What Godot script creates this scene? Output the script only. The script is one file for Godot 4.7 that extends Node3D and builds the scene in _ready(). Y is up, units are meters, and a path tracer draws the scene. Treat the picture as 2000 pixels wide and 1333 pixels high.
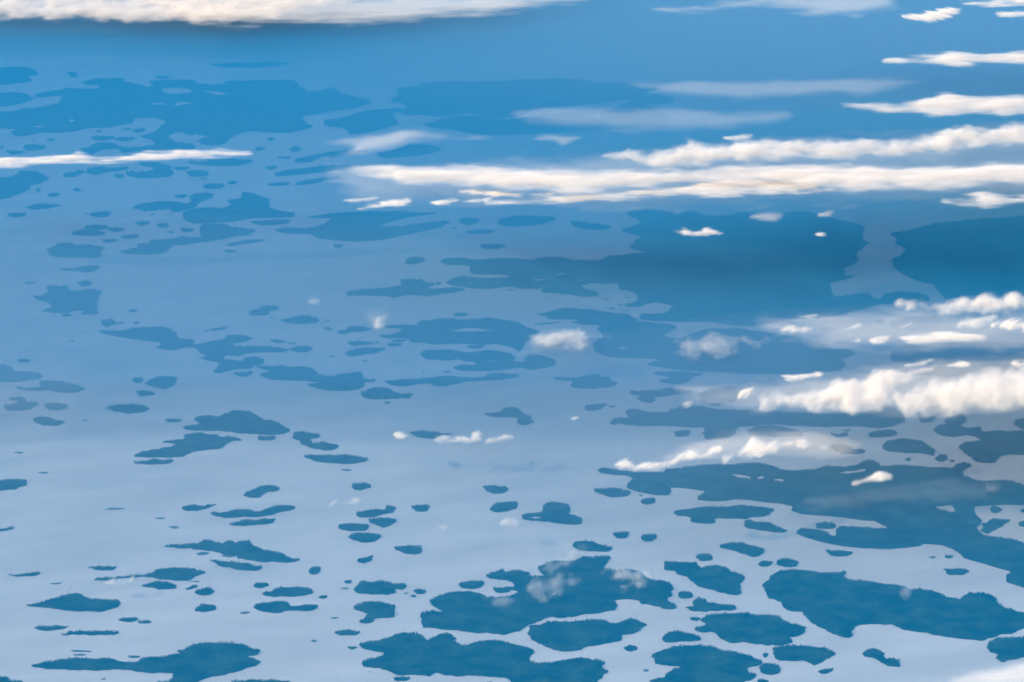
extends Node3D

# An archipelago seen from an aircraft: ground plan in metres, x east, -z away from the aircraft.

const LAND_TOP := 2.6
const TAU_F := TAU

var rng := RandomNumberGenerator.new()
var shore_noise := FastNoiseLite.new()
var wood_noise := FastNoiseLite.new()
var cloud_noise := FastNoiseLite.new()
var fray_noise := FastNoiseLite.new()
var taken := {}
var clearings: Array[Vector3] = []
var rock_mat: StandardMaterial3D
var land_mat: StandardMaterial3D
var tree_mat: StandardMaterial3D
var water_mat: StandardMaterial3D
var cloud_mat: StandardMaterial3D
var spruce: ArrayMesh
var pine: ArrayMesh
var grove: ArrayMesh
var far_grove: ArrayMesh


func _ready() -> void:
	# ---- camera, sky, sun, exposure
	var cam := Camera3D.new()
	cam.name = "camera"
	cam.position = Vector3(0, 6500, 0)
	cam.rotation_degrees = Vector3(-15, 0, 0)
	cam.fov = 12.0
	cam.near = 10.0
	cam.far = 600000.0
	add_child(cam)
	cam.current = true
	var env := Environment.new()
	env.background_mode = Environment.BG_SKY
	var sm := ProceduralSkyMaterial.new()
	sm.sky_top_color = Color(0.50, 0.64, 0.86)
	sm.sky_horizon_color = Color(0.98, 0.97, 0.90)
	sm.sky_curve = 0.5
	sm.ground_bottom_color = Color(0.2, 0.3, 0.4)
	sm.ground_horizon_color = Color(0.6, 0.7, 0.8)
	sm.sky_energy_multiplier = 1.0
	var sky := Sky.new()
	sky.sky_material = sm
	env.sky = sky
	env.background_energy_multiplier = 1.35
	env.tonemap_mode = Environment.TONE_MAPPER_LINEAR
	env.tonemap_exposure = 1.5
	env.sdfgi_enabled = true
	env.ssao_enabled = true
	env.ssil_enabled = true
	env.volumetric_fog_enabled = true
	env.volumetric_fog_density = 0.0
	var we := WorldEnvironment.new()
	we.name = "world_environment"
	we.environment = env
	add_child(we)
	var sun := DirectionalLight3D.new()
	sun.name = "sun"
	sun.light_energy = 0.95
	sun.light_color = Color(1.0, 0.94, 0.80)
	sun.light_angular_distance = 0.5
	sun.shadow_enabled = true
	add_child(sun)
	sun.look_at_from_position(Vector3.ZERO, -sun_side(-118.0, 33.0), Vector3.UP)

	rng.seed = 77
	set_noise(shore_noise, 11, 0.014, 4)
	set_noise(wood_noise, 12, 0.006, 3)
	set_noise(cloud_noise, 13, 1.0, 3)
	set_noise(fray_noise, 14, 1.0, 3)
	make_materials()
	make_trees()

	# ---- water and air
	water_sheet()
	var haze := FogVolume.new()
	haze.name = "low_haze"
	haze.shape = RenderingServer.FOG_VOLUME_SHAPE_BOX
	haze.size = Vector3(140000, 380, 120000)
	haze.position = Vector3(0, 170, -45000)
	var hm := FogMaterial.new()
	hm.density = 0.00070
	hm.albedo = lin(0.008, 0.41, 0.84)
	haze.material = hm
	haze.set_meta("kind", "stuff")
	haze.set_meta("label", "blue haze lying low over the whole archipelago")
	add_child(haze)
	mist_bank("far_haze", "paler haze thickening over the farthest islands", FogVolume.new(), Vector3(0, 240, -61500), Vector3(140000, 500, 80000), RenderingServer.FOG_VOLUME_SHAPE_BOX, 0.00032, lin(0.04, 0.42, 0.88))
	mist_bank("mist_bank", "pale mist bank lying over the islands left of the centre", FogVolume.new(), Vector3(-2600, 0, -23300), Vector3(15000, 1000, 10000), RenderingServer.FOG_VOLUME_SHAPE_ELLIPSOID, 0.00008, lin(0.54, 0.64, 0.77))
	mist_bank("mist_bank", "wider and thinner mist bank reaching on to the far left islands", FogVolume.new(), Vector3(-3200, 0, -26500), Vector3(19000, 800, 21000), RenderingServer.FOG_VOLUME_SHAPE_ELLIPSOID, 0.00006, lin(0.54, 0.64, 0.77))
	mist_bank("mist_bank", "pale mist bank under the clouds at the middle right", FogVolume.new(), Vector3(3600, 0, -21700), Vector3(9000, 1000, 6500), RenderingServer.FOG_VOLUME_SHAPE_ELLIPSOID, 0.00017, lin(0.50, 0.62, 0.78))
	mist_bank("mist_bank", "blue mist softening the dark mainland under the main cloud band", FogVolume.new(), Vector3(4600, 0, -29500), Vector3(13000, 900, 7500), RenderingServer.FOG_VOLUME_SHAPE_ELLIPSOID, 0.00034, lin(0.15, 0.54, 0.88))
	mist_bank("mist_bank", "veil of mist over the dim lands at the top right", FogVolume.new(), Vector3(4500, 0, -36500), Vector3(16000, 1300, 13000), RenderingServer.FOG_VOLUME_SHAPE_ELLIPSOID, 0.00022, lin(0.26, 0.57, 0.88))

	# ---- islands
	var house_at: Vector3 = Vector3(255, 0, -18379)
	clearings.append(Vector3(house_at.x, house_at.z + 12.0, 34.0))
	build_islands()

	# ---- clouds
	build_clouds()

	# ---- small things
	white_house(house_at)
	motor_boat(Vector3(-967.9, 0, -16988.5))


func mist_bank(called: String, label: String, fog: FogVolume, at: Vector3, size: Vector3, shape: int, density: float, color: Color) -> void:
	fog.name = numbered(called)
	fog.shape = shape
	fog.size = size
	fog.position = at
	var fm := FogMaterial.new()
	fm.density = density
	fm.albedo = color
	fog.material = fm
	fog.set_meta("kind", "stuff")
	fog.set_meta("label", label)
	add_child(fog)


func sun_side(azimuth: float, height: float) -> Vector3:
	var a := deg_to_rad(azimuth)
	var h := deg_to_rad(height)
	return Vector3(sin(a) * cos(h), sin(h), -cos(a) * cos(h))


func lin(r: float, g: float, b: float, a := 1.0) -> Color:
	return Color(r, g, b, a).linear_to_srgb()


func set_noise(n: FastNoiseLite, s: int, f: float, o: int) -> void:
	n.seed = s
	n.noise_type = FastNoiseLite.TYPE_SIMPLEX_SMOOTH
	n.frequency = f
	n.fractal_type = FastNoiseLite.FRACTAL_FBM
	n.fractal_octaves = o


func numbered(called: String) -> String:
	if not taken.has(called):
		taken[called] = 0
		return called
	taken[called] += 1
	return "%s_%03d" % [called, taken[called]]


func tag(o: Node3D, label: String, category: String, group := "") -> void:
	o.set_meta("label", label)
	o.set_meta("category", category)
	if group != "":
		o.set_meta("group", group)


func part(called: String, mesh: Mesh, mat: Material, parent: Node, kind := "") -> MeshInstance3D:
	var o := MeshInstance3D.new()
	o.name = called
	o.mesh = mesh
	if mat:
		o.material_override = mat
	if kind != "":
		o.set_meta("kind", kind)
	parent.add_child(o, true)
	return o


# ------------------------------------------------------------------ materials

func noise_tex(s: int, f: float, o: int, lo: Color, hi: Color, size := 512) -> NoiseTexture2D:
	var n := FastNoiseLite.new()
	set_noise(n, s, f, o)
	var t := NoiseTexture2D.new()
	t.width = size
	t.height = size
	t.seamless = true
	t.noise = n
	var g := Gradient.new()
	g.set_color(0, lo)
	g.set_color(1, hi)
	t.color_ramp = g
	return t


func make_materials() -> void:
	rock_mat = StandardMaterial3D.new()
	rock_mat.albedo_texture = noise_tex(3, 0.02, 4, lin(0.05, 0.045, 0.04), lin(0.16, 0.14, 0.12))
	rock_mat.uv1_triplanar = true
	rock_mat.uv1_world_triplanar = true
	rock_mat.uv1_scale = Vector3(0.02, 0.02, 0.02)
	rock_mat.roughness = 0.85
	land_mat = StandardMaterial3D.new()
	land_mat.albedo_texture = noise_tex(4, 0.02, 4, lin(0.02, 0.03, 0.015), lin(0.055, 0.06, 0.03))
	land_mat.uv1_triplanar = true
	land_mat.uv1_world_triplanar = true
	land_mat.uv1_scale = Vector3(0.006, 0.006, 0.006)
	land_mat.roughness = 1.0
	land_mat.metallic_specular = 0.1
	tree_mat = StandardMaterial3D.new()
	tree_mat.vertex_color_use_as_albedo = true
	tree_mat.roughness = 1.0
	tree_mat.metallic_specular = 0.05
	water_mat = StandardMaterial3D.new()
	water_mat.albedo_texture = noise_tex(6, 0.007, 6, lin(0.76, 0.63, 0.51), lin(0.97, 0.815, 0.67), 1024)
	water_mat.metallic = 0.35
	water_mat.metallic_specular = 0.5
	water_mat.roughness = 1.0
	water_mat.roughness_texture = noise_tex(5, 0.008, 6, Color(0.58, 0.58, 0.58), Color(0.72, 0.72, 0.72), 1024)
	cloud_mat = StandardMaterial3D.new()
	cloud_mat.albedo_color = lin(0.99, 0.88, 0.765)
	cloud_mat.vertex_color_use_as_albedo = true
	cloud_mat.transparency = BaseMaterial3D.TRANSPARENCY_ALPHA
	cloud_mat.cull_mode = BaseMaterial3D.CULL_DISABLED
	cloud_mat.roughness = 1.0
	cloud_mat.specular_mode = BaseMaterial3D.SPECULAR_DISABLED
	cloud_mat.backlight_enabled = true
	cloud_mat.backlight = Color(0.85, 0.85, 0.85)


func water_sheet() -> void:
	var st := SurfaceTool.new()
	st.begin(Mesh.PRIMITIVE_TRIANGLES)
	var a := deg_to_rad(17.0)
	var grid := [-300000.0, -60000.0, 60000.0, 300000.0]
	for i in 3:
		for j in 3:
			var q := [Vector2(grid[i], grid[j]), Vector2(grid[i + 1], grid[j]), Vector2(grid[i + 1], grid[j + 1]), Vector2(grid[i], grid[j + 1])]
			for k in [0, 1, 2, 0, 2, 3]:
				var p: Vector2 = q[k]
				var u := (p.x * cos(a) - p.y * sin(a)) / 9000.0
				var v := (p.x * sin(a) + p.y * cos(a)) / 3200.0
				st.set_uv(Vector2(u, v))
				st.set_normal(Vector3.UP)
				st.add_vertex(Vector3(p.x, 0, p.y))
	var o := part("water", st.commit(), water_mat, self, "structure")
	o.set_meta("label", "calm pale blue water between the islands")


# ------------------------------------------------------------------ trees

func cone(st: SurfaceTool, base: Vector3, top: Vector3, r0: float, r1: float, sides: int, col: Color, wob: float) -> void:
	var ring0: Array[Vector3] = []
	var ring1: Array[Vector3] = []
	for i in sides:
		var t := TAU * i / sides + rng.randf() * 0.3
		var k := 1.0 + rng.randf_range(-wob, wob)
		ring0.append(base + Vector3(cos(t) * r0 * k, rng.randf_range(-0.25, 0.25) * r0 * wob * 2.0, sin(t) * r0 * k))
		ring1.append(top + Vector3(cos(t) * r1, 0, sin(t) * r1))
	for i in sides:
		var j := (i + 1) % sides
		st.set_color(col)
		if r1 > 0.01:
			for v in [ring0[i], ring1[i], ring1[j], ring0[i], ring1[j], ring0[j]]:
				st.set_color(col)
				st.add_vertex(v)
		else:
			for v in [ring0[i], top, ring0[j]]:
				st.set_color(col)
				st.add_vertex(v)


func add_spruce(st: SurfaceTool, at: Vector3, h: float) -> void:
	var c := Color(0.022, 0.034, 0.018) * rng.randf_range(0.8, 1.3)
	c.a = 1.0
	cone(st, at, at + Vector3(0, h * 0.5, 0), 0.02 * h, 0.012 * h, 4, Color(0.06, 0.045, 0.03), 0.0)
	for k in 3:
		var b := 0.14 + 0.26 * k
		cone(st, at + Vector3(0, h * b, 0), at + Vector3(rng.randf_range(-0.01, 0.01) * h, h * minf(b + 0.42, 1.0), 0), h * (0.24 - 0.06 * k), 0.0, 6, c, 0.28)


func add_pine(st: SurfaceTool, at: Vector3, h: float) -> void:
	var c := Color(0.034, 0.044, 0.024) * rng.randf_range(0.8, 1.3)
	c.a = 1.0
	cone(st, at, at + Vector3(0, h * 0.75, 0), 0.022 * h, 0.012 * h, 4, Color(0.11, 0.065, 0.04), 0.0)
	for k in 3:
		var p := at + Vector3(rng.randf_range(-0.1, 0.1) * h, h * (0.5 + 0.16 * k), rng.randf_range(-0.1, 0.1) * h)
		var r := h * rng.randf_range(0.15, 0.22)
		cone(st, p, p + Vector3(0, r * 1.1, 0), r, r * 0.25, 6, c, 0.25)
		cone(st, p, p - Vector3(0, r * 0.5, 0), r, r * 0.2, 6, c, 0.25)


func make_trees() -> void:
	var st := SurfaceTool.new()
	st.begin(Mesh.PRIMITIVE_TRIANGLES)
	st.set_smooth_group(-1)
	add_spruce(st, Vector3.ZERO, 14.0)
	st.generate_normals()
	spruce = st.commit()
	st = SurfaceTool.new()
	st.begin(Mesh.PRIMITIVE_TRIANGLES)
	st.set_smooth_group(-1)
	add_pine(st, Vector3.ZERO, 13.0)
	st.generate_normals()
	pine = st.commit()
	st = SurfaceTool.new()
	st.begin(Mesh.PRIMITIVE_TRIANGLES)
	st.set_smooth_group(-1)
	for k in 5:
		var p := Vector3(rng.randf_range(-9, 9), 0, rng.randf_range(-9, 9))
		if k % 2:
			add_pine(st, p, rng.randf_range(10, 14))
		else:
			add_spruce(st, p, rng.randf_range(11, 16))
	st.generate_normals()
	grove = st.commit()
	st = SurfaceTool.new()
	st.begin(Mesh.PRIMITIVE_TRIANGLES)
	st.set_smooth_group(-1)
	for k in 6:
		var p := Vector3(rng.randf_range(-16, 16), 0, rng.randf_range(-16, 16))
		cone(st, p, p + Vector3(0, rng.randf_range(10, 15), 0), rng.randf_range(6, 9), 1.5, 6, Color(0.026, 0.038, 0.02), 0.25)
	st.generate_normals()
	far_grove = st.commit()


func woods(called: String, mesh: Mesh, where: Array[Transform3D], parent: Node) -> void:
	if where.is_empty():
		return
	var mm := MultiMesh.new()
	mm.transform_format = MultiMesh.TRANSFORM_3D
	mm.use_colors = true
	mm.mesh = mesh
	mm.instance_count = where.size()
	for i in where.size():
		mm.set_instance_transform(i, where[i])
		var at := where[i].origin
		var k := (0.8 + 0.7 * rng.randf()) * clampf(1.3 + 2.4 * wood_noise.get_noise_2d(at.x * 0.7 + 900.0, at.z * 0.7), 0.4, 3.0)
		mm.set_instance_color(i, Color(k * rng.randf_range(0.9, 1.15), k, k * 0.95))
	var o := MultiMeshInstance3D.new()
	o.name = called
	o.multimesh = mm
	o.material_override = tree_mat
	o.set_meta("kind", "stuff")
	parent.add_child(o, true)


# ------------------------------------------------------------------ islands

func unpack(flat: Array) -> PackedVector2Array:
	var out := PackedVector2Array()
	for i in range(0, flat.size(), 2):
		out.append(Vector2(flat[i], flat[i + 1]))
	return out


func smooth_outline(p: PackedVector2Array, steps: int, rough: float) -> PackedVector2Array:
	var out := PackedVector2Array()
	var n := p.size()
	for i in n:
		var a := p[(i - 1 + n) % n]
		var b := p[i]
		var c := p[(i + 1) % n]
		var d := p[(i + 2) % n]
		var seg := b.distance_to(c)
		for k in steps:
			var t := float(k) / steps
			# a tight spline: tangents shortened so that narrow shapes do not cross themselves
			var m0 := (c - a) * 0.36
			var m1 := (d - b) * 0.36
			m0 = m0.limit_length(seg * 0.9)
			m1 = m1.limit_length(seg * 0.9)
			var t2 := t * t
			var t3 := t2 * t
			var q := b * (2 * t3 - 3 * t2 + 1) + m0 * (t3 - 2 * t2 + t) + c * (-2 * t3 + 3 * t2) + m1 * (t3 - t2)
			var w := minf(rough, seg * 0.12)
			q += Vector2(shore_noise.get_noise_2d(q.x, q.y), shore_noise.get_noise_2d(q.x + 5000.0, q.y)) * w * 2.0
			out.append(q)
	return out


func slab(p: PackedVector2Array, top: float, lip: float) -> ArrayMesh:
	# low land: a sloping rocky edge under a flat top
	var idx := Geometry2D.triangulate_polygon(p)
	if idx.is_empty():
		return null
	var st := SurfaceTool.new()
	st.begin(Mesh.PRIMITIVE_TRIANGLES)
	st.set_smooth_group(-1)
	for i in idx:
		st.add_vertex(Vector3(p[i].x, top, -p[i].y))
	var n := p.size()
	var turn := -1.0 if Geometry2D.is_polygon_clockwise(p) else 1.0
	for i in n:
		var j := (i + 1) % n
		var oi := (p[(i + 1) % n] - p[(i - 1 + n) % n]).orthogonal().normalized() * turn * -lip
		var oj := (p[(j + 1) % n] - p[(j - 1 + n) % n]).orthogonal().normalized() * turn * -lip
		var a := Vector3(p[i].x, top, -p[i].y)
		var b := Vector3(p[j].x, top, -p[j].y)
		var c := Vector3(p[j].x + oj.x, -1.5, -p[j].y - oj.y)
		var d := Vector3(p[i].x + oi.x, -1.5, -p[i].y - oi.y)
		for v in [a, b, c, a, c, d]:
			st.add_vertex(v)
	st.generate_normals()
	return st.commit()


func inside_any(q: Vector2, list: Array[PackedVector2Array]) -> bool:
	for l in list:
		if Geometry2D.is_point_in_polygon(q, l):
			return true
	return false


func island(called: String, label: String, height: float, flat: Array, lake_list := []) -> void:
	var raw := unpack(flat)
	var box := Rect2(raw[0], Vector2.ZERO)
	for q in raw:
		box = box.expand(q)
	var dist := box.get_center().y
	var p := smooth_outline(raw, 5 if dist < 30000.0 else 4, 11.0)
	var land := slab(p, LAND_TOP, 3.0)
	if land == null:
		p = raw
		land = slab(p, LAND_TOP, 3.0)
		if land == null:
			printerr("no land: ", label)
			return
	var base := Vector3(round(box.get_center().x), 0, -round(box.get_center().y))
	var o := Node3D.new()
	o.name = numbered(called)
	add_child(o)
	tag(o, label, "island" if called == "wooded_island" else "islet", "wooded islands and islets of the archipelago")
	var l := part("land", land, land_mat, o)
	var lakes: Array[PackedVector2Array] = []
	for f in lake_list:
		var lp := smooth_outline(unpack(f), 3, 5.0)
		lakes.append(lp)
		var st := SurfaceTool.new()
		st.begin(Mesh.PRIMITIVE_TRIANGLES)
		for i in Geometry2D.triangulate_polygon(lp):
			st.set_uv(lp[i] / 5000.0)
			st.add_vertex(Vector3(lp[i].x, LAND_TOP + 0.1, -lp[i].y))
		st.generate_normals()
		part("lake", st.commit(), water_mat, o)
	# the wood that covers it
	var step := 7.5 if dist < 22500.0 else (15.0 if dist < 30000.0 else 25.0)
	var spruces: Array[Transform3D] = []
	var pines: Array[Transform3D] = []
	var k := height / 14.0
	var y := box.position.y
	while y < box.end.y:
		var x := box.position.x
		while x < box.end.x:
			var q := Vector2(x + rng.randf() * step, y + rng.randf() * step)
			x += step
			if not Geometry2D.is_point_in_polygon(q, p) or inside_any(q, lakes):
				continue
			var clear := false
			for c in clearings:
				if Vector2(q.x - c.x, (-q.y - c.y) * 0.7).length() < c.z:
					clear = true
			if clear:
				continue
			var w := wood_noise.get_noise_2d(q.x, q.y)
			var s := k * (0.84 + 0.6 * w) * (rng.randf_range(0.65, 1.1) if rng.randf() < 0.8 else rng.randf_range(1.1, 1.28))
			var tr := Transform3D(Basis(Vector3.UP, rng.randf() * TAU).scaled(Vector3(s * 1.1, s, s * 1.1)), Vector3(q.x, LAND_TOP - 0.3, -q.y))
			if rng.randf() + w * 0.6 > 0.55:
				pines.append(tr)
			else:
				spruces.append(tr)
		y += step
	if dist < 22500.0:
		woods("spruce_wood", spruce, spruces, o)
		woods("pine_wood", pine, pines, o)
	else:
		spruces.append_array(pines)
		woods("mixed_wood", grove if dist < 30000.0 else far_grove, spruces, o)


func skerry(label: String, flat: Array) -> void:
	var p := smooth_outline(unpack(flat), 4, 3.0)
	var mid := Vector2.ZERO
	for q in p:
		mid += q / p.size()
	var st := SurfaceTool.new()
	st.begin(Mesh.PRIMITIVE_TRIANGLES)
	st.set_smooth_group(0)
	var n := p.size()
	var scales := [1.06, 0.92, 0.6, 0.28]
	var heights := [-1.0, 1.0, 2.4, 3.2]
	for r in 3:
		for i in n:
			var j := (i + 1) % n
			var v: Array[Vector3] = []
			for e in [[i, r], [j, r], [j, r + 1], [i, r + 1]]:
				var q: Vector2 = mid + (p[e[0]] - mid) * float(scales[e[1]])
				var h: float = heights[e[1]]
				if h > 0.0:
					h *= 1.0 + 0.9 * shore_noise.get_noise_2d(q.x * 3.0, q.y * 3.0)
				v.append(Vector3(q.x, h, -q.y))
			for m in [0, 1, 2, 0, 2, 3]:
				st.add_vertex(v[m])
	for i in n:
		var j := (i + 1) % n
		for e in [i, j]:
			var q: Vector2 = mid + (p[e] - mid) * 0.28
			st.add_vertex(Vector3(q.x, 3.2 * (1.0 + 0.9 * shore_noise.get_noise_2d(q.x * 3.0, q.y * 3.0)), -q.y))
		st.add_vertex(Vector3(mid.x, 3.6, -mid.y))
	st.generate_normals()
	var o := part(numbered("skerry"), st.commit(), rock_mat, self)
	tag(o, label, "rock", "bare skerries in the water")


# ------------------------------------------------------------------ clouds

func edge_distance(q: Vector2, p: PackedVector2Array) -> float:
	var best := 1e12
	var n := p.size()
	for i in n:
		var a := p[i]
		var b := p[(i + 1) % n]
		var ab := b - a
		var t := clampf((q - a).dot(ab) / maxf(ab.length_squared(), 1e-6), 0.0, 1.0)
		best = minf(best, q.distance_squared_to(a + ab * t))
	best = sqrt(best)
	return best if Geometry2D.is_point_in_polygon(q, p) else -best


func cloud(called: String, label: String, style: String, opacity: float, alt: float, thick: float, rot: float, px: float, flat: Array) -> void:
	# stacked layers of vapour: opacity comes from the edge distance and from drifting 3D noise, so tops are puffy and rims fray
	const SQ := 0.27
	var raw := unpack(flat)
	var p := PackedVector2Array()
	for q in smooth_outline(raw, 3, 0.0):
		p.append(Vector2(q.x, q.y * SQ))
	var box := Rect2(p[0], Vector2.ZERO)
	for q in p:
		box = box.expand(q)
	var veil := style == "veil"
	var soft := px * (40.0 if veil else 17.0)
	box = box.grow(soft * 0.5)
	var dx := px * (8.0 if veil else 2.6)
	var dz := dx * (0.8 if veil else 0.7)
	var fit := sqrt(maxf(1.0, box.get_area() / (dx * dz) / 36000.0))
	dx *= fit
	dz *= fit
	var nx := int(box.size.x / dx) + 2
	var nz := int(box.size.y / dz) + 2
	var layers := 2 if veil else (7 if thick > 40.0 else 5)
	var dist := PackedFloat32Array()
	dist.resize(nx * nz)
	var deepest := 0.001
	for j in nz:
		for i in nx:
			var d := edge_distance(box.position + Vector2(i * dx, j * dz), p) + (0.0 if veil else px * 3.0)
			dist[j * nx + i] = d
			deepest = maxf(deepest, d)
	var small := 0.0 if veil else clampf(1.0 - deepest / soft, 0.0, 1.0)
	var bias := 0.1 if veil else 0.24 + 0.45 * clampf(1.0 - deepest / soft, 0.0, 1.0)
	soft = minf(soft, deepest * 0.85)
	var fade := 0.9 if veil else (1.25 if called == "mist_cloud" else 0.95) + small * 0.7
	var feature := px * 44.0
	var along := feature * 1.25
	var across := feature * 0.5
	var amp := 0.75
	if style == "streak":
		along = feature * 2.6
		across = feature * 0.30
		amp = 0.75
	elif rot != 0.0:
		along = feature * 2.0
		across = feature * 0.95
		amp = 0.95
	elif veil:
		along = feature * 4.0
		across = feature * 0.7
		amp = 0.45
	if called == "mist_cloud" and not veil:
		along = feature * 1.0
		across = feature * 0.6
		amp = 1.0
	var cr := cos(deg_to_rad(rot))
	var sr := sin(deg_to_rad(rot))
	var each := 1.0 - pow(1.0 - minf(opacity, 0.985), 1.0 / (layers * (0.9 if veil else 0.75)))
	var verts := PackedVector3Array()
	var norms := PackedVector3Array()
	var cols := PackedColorArray()
	var index := PackedInt32Array()
	var seed_off := float(hash(label) % 1000)
	var v := PackedFloat32Array()
	v.resize(nx * nz)
	for k in layers:
		var u := (k + 0.5) / layers
		var lift := alt + thick * u
		# flat base, rounded top
		var profile := pow(absf(u - 0.3) / 0.7, 1.6) * (0.35 if veil else 0.95) + small * 0.7
		for j in nz:
			for i in nx:
				var d := dist[j * nx + i]
				if d < -soft * 0.5:
					v[j * nx + i] = -1.0
					continue
				var q := box.position + Vector2(i * dx, j * dz)
				var s := (q.x * cr + q.y * sr) / along
				var t := (-q.x * sr + q.y * cr) / across
				var n := cloud_noise.get_noise_3d(s + seed_off, u * thick / (feature * 0.45), t)
				var e := d / soft
				e = minf(e, 1.0) if e > 0.0 else e * 1.6
				# fine fibres that fray the rim
				var fr := fray_noise.get_noise_3d(s * 2.3 + seed_off, u * 2.0, t * 3.6)
				v[j * nx + i] = e + n * amp * 1.4 + fr * ((0.95 if called == "mist_cloud" else (0.5 if rot == 0.0 else 0.45)) + 0.5 * small) * (1.0 - 0.75 * maxf(e, 0.0)) - profile + bias
		var remap := PackedInt32Array()
		remap.resize(nx * nz)
		remap.fill(-1)
		for j in nz - 1:
			for i in nx - 1:
				var c := [j * nx + i, j * nx + i + 1, (j + 1) * nx + i + 1, (j + 1) * nx + i]
				if maxf(maxf(v[c[0]], v[c[1]]), maxf(v[c[2]], v[c[3]])) < 0.04:
					continue
				for m in c:
					if remap[m] < 0:
						remap[m] = verts.size()
						var mi: int = m % nx
						var mj: int = m / nx
						var q := box.position + Vector2(mi * dx, mj * dz)
						var gx := (v[mj * nx + mini(mi + 1, nx - 1)] - v[mj * nx + maxi(mi - 1, 0)]) / (2.0 * dx)
						var gz := (v[mini(mj + 1, nz - 1) * nx + mi] - v[maxi(mj - 1, 0) * nx + mi]) / (2.0 * dz / SQ)
						var b := feature * 0.14
						verts.append(Vector3(q.x, lift, -q.y / SQ))
						norms.append(Vector3(clampf(-gx * b, -1.2, 1.2), 1.0, clampf(gz * b, -1.2, 1.2)).normalized())
						var al := each * smoothstep(0.0, fade, v[m])
						cols.append(Color(1, 1, 1, al))
				index.append_array(PackedInt32Array([remap[c[0]], remap[c[2]], remap[c[1]], remap[c[0]], remap[c[3]], remap[c[2]]]))
	if index.is_empty():
		printerr("empty cloud: ", label)
		return
	var arrays := []
	arrays.resize(Mesh.ARRAY_MAX)
	arrays[Mesh.ARRAY_VERTEX] = verts
	arrays[Mesh.ARRAY_NORMAL] = norms
	arrays[Mesh.ARRAY_COLOR] = cols
	arrays[Mesh.ARRAY_INDEX] = index
	var mesh := ArrayMesh.new()
	mesh.add_surface_from_arrays(Mesh.PRIMITIVE_TRIANGLES, arrays)
	var o := part(numbered(called), mesh, cloud_mat, self)
	tag(o, label, "mist" if called == "mist_cloud" else "cloud", "mist patches close over the islands" if called == "mist_cloud" else "clouds drifting above the archipelago")


# ------------------------------------------------------------------ small things

func box_mesh(st: SurfaceTool, c: Vector3, s: Vector3) -> void:
	var b := BoxMesh.new()
	b.size = s
	st.append_from(b, 0, Transform3D(Basis(), c))


func white_house(at: Vector3) -> void:
	var o := Node3D.new()
	o.name = "white_house"
	add_child(o)
	o.position = at + Vector3(0, LAND_TOP, 0)
	o.rotation.y = 0.35
	tag(o, "tiny white house alone in a clearing on the big central island", "house")
	var white := StandardMaterial3D.new()
	white.albedo_color = lin(0.8, 0.78, 0.76)
	white.roughness = 0.7
	var roof_m := StandardMaterial3D.new()
	roof_m.albedo_color = lin(0.42, 0.4, 0.42)
	roof_m.roughness = 0.6
	var dark := StandardMaterial3D.new()
	dark.albedo_color = lin(0.05, 0.06, 0.07)
	dark.roughness = 0.2
	var st := SurfaceTool.new()
	st.begin(Mesh.PRIMITIVE_TRIANGLES)
	box_mesh(st, Vector3(0, 4.0, 0), Vector3(15, 8, 9))
	part("wall", st.commit(), white, o)
	st = SurfaceTool.new()
	st.begin(Mesh.PRIMITIVE_TRIANGLES)
	var pr := PrismMesh.new()
	pr.size = Vector3(10, 3.6, 16)
	st.append_from(pr, 0, Transform3D(Basis(Vector3.UP, PI / 2), Vector3(0, 9.8, 0)))
	var roof := part("roof", st.commit(), roof_m, o)
	st = SurfaceTool.new()
	st.begin(Mesh.PRIMITIVE_TRIANGLES)
	box_mesh(st, Vector3(3.5, 11.4, 0.6), Vector3(0.9, 2.6, 0.9))
	part("chimney", st.commit(), white, roof)
	st = SurfaceTool.new()
	st.begin(Mesh.PRIMITIVE_TRIANGLES)
	box_mesh(st, Vector3(0, 1.2, 4.52), Vector3(1.2, 2.4, 0.1))
	part("door", st.commit(), dark, o)
	for k in 4:
		st = SurfaceTool.new()
		st.begin(Mesh.PRIMITIVE_TRIANGLES)
		box_mesh(st, Vector3(-5.6 + 3.7 * k, 5.6, 4.52), Vector3(1.3, 1.6, 0.1))
		part("window", st.commit(), dark, o)


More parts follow.
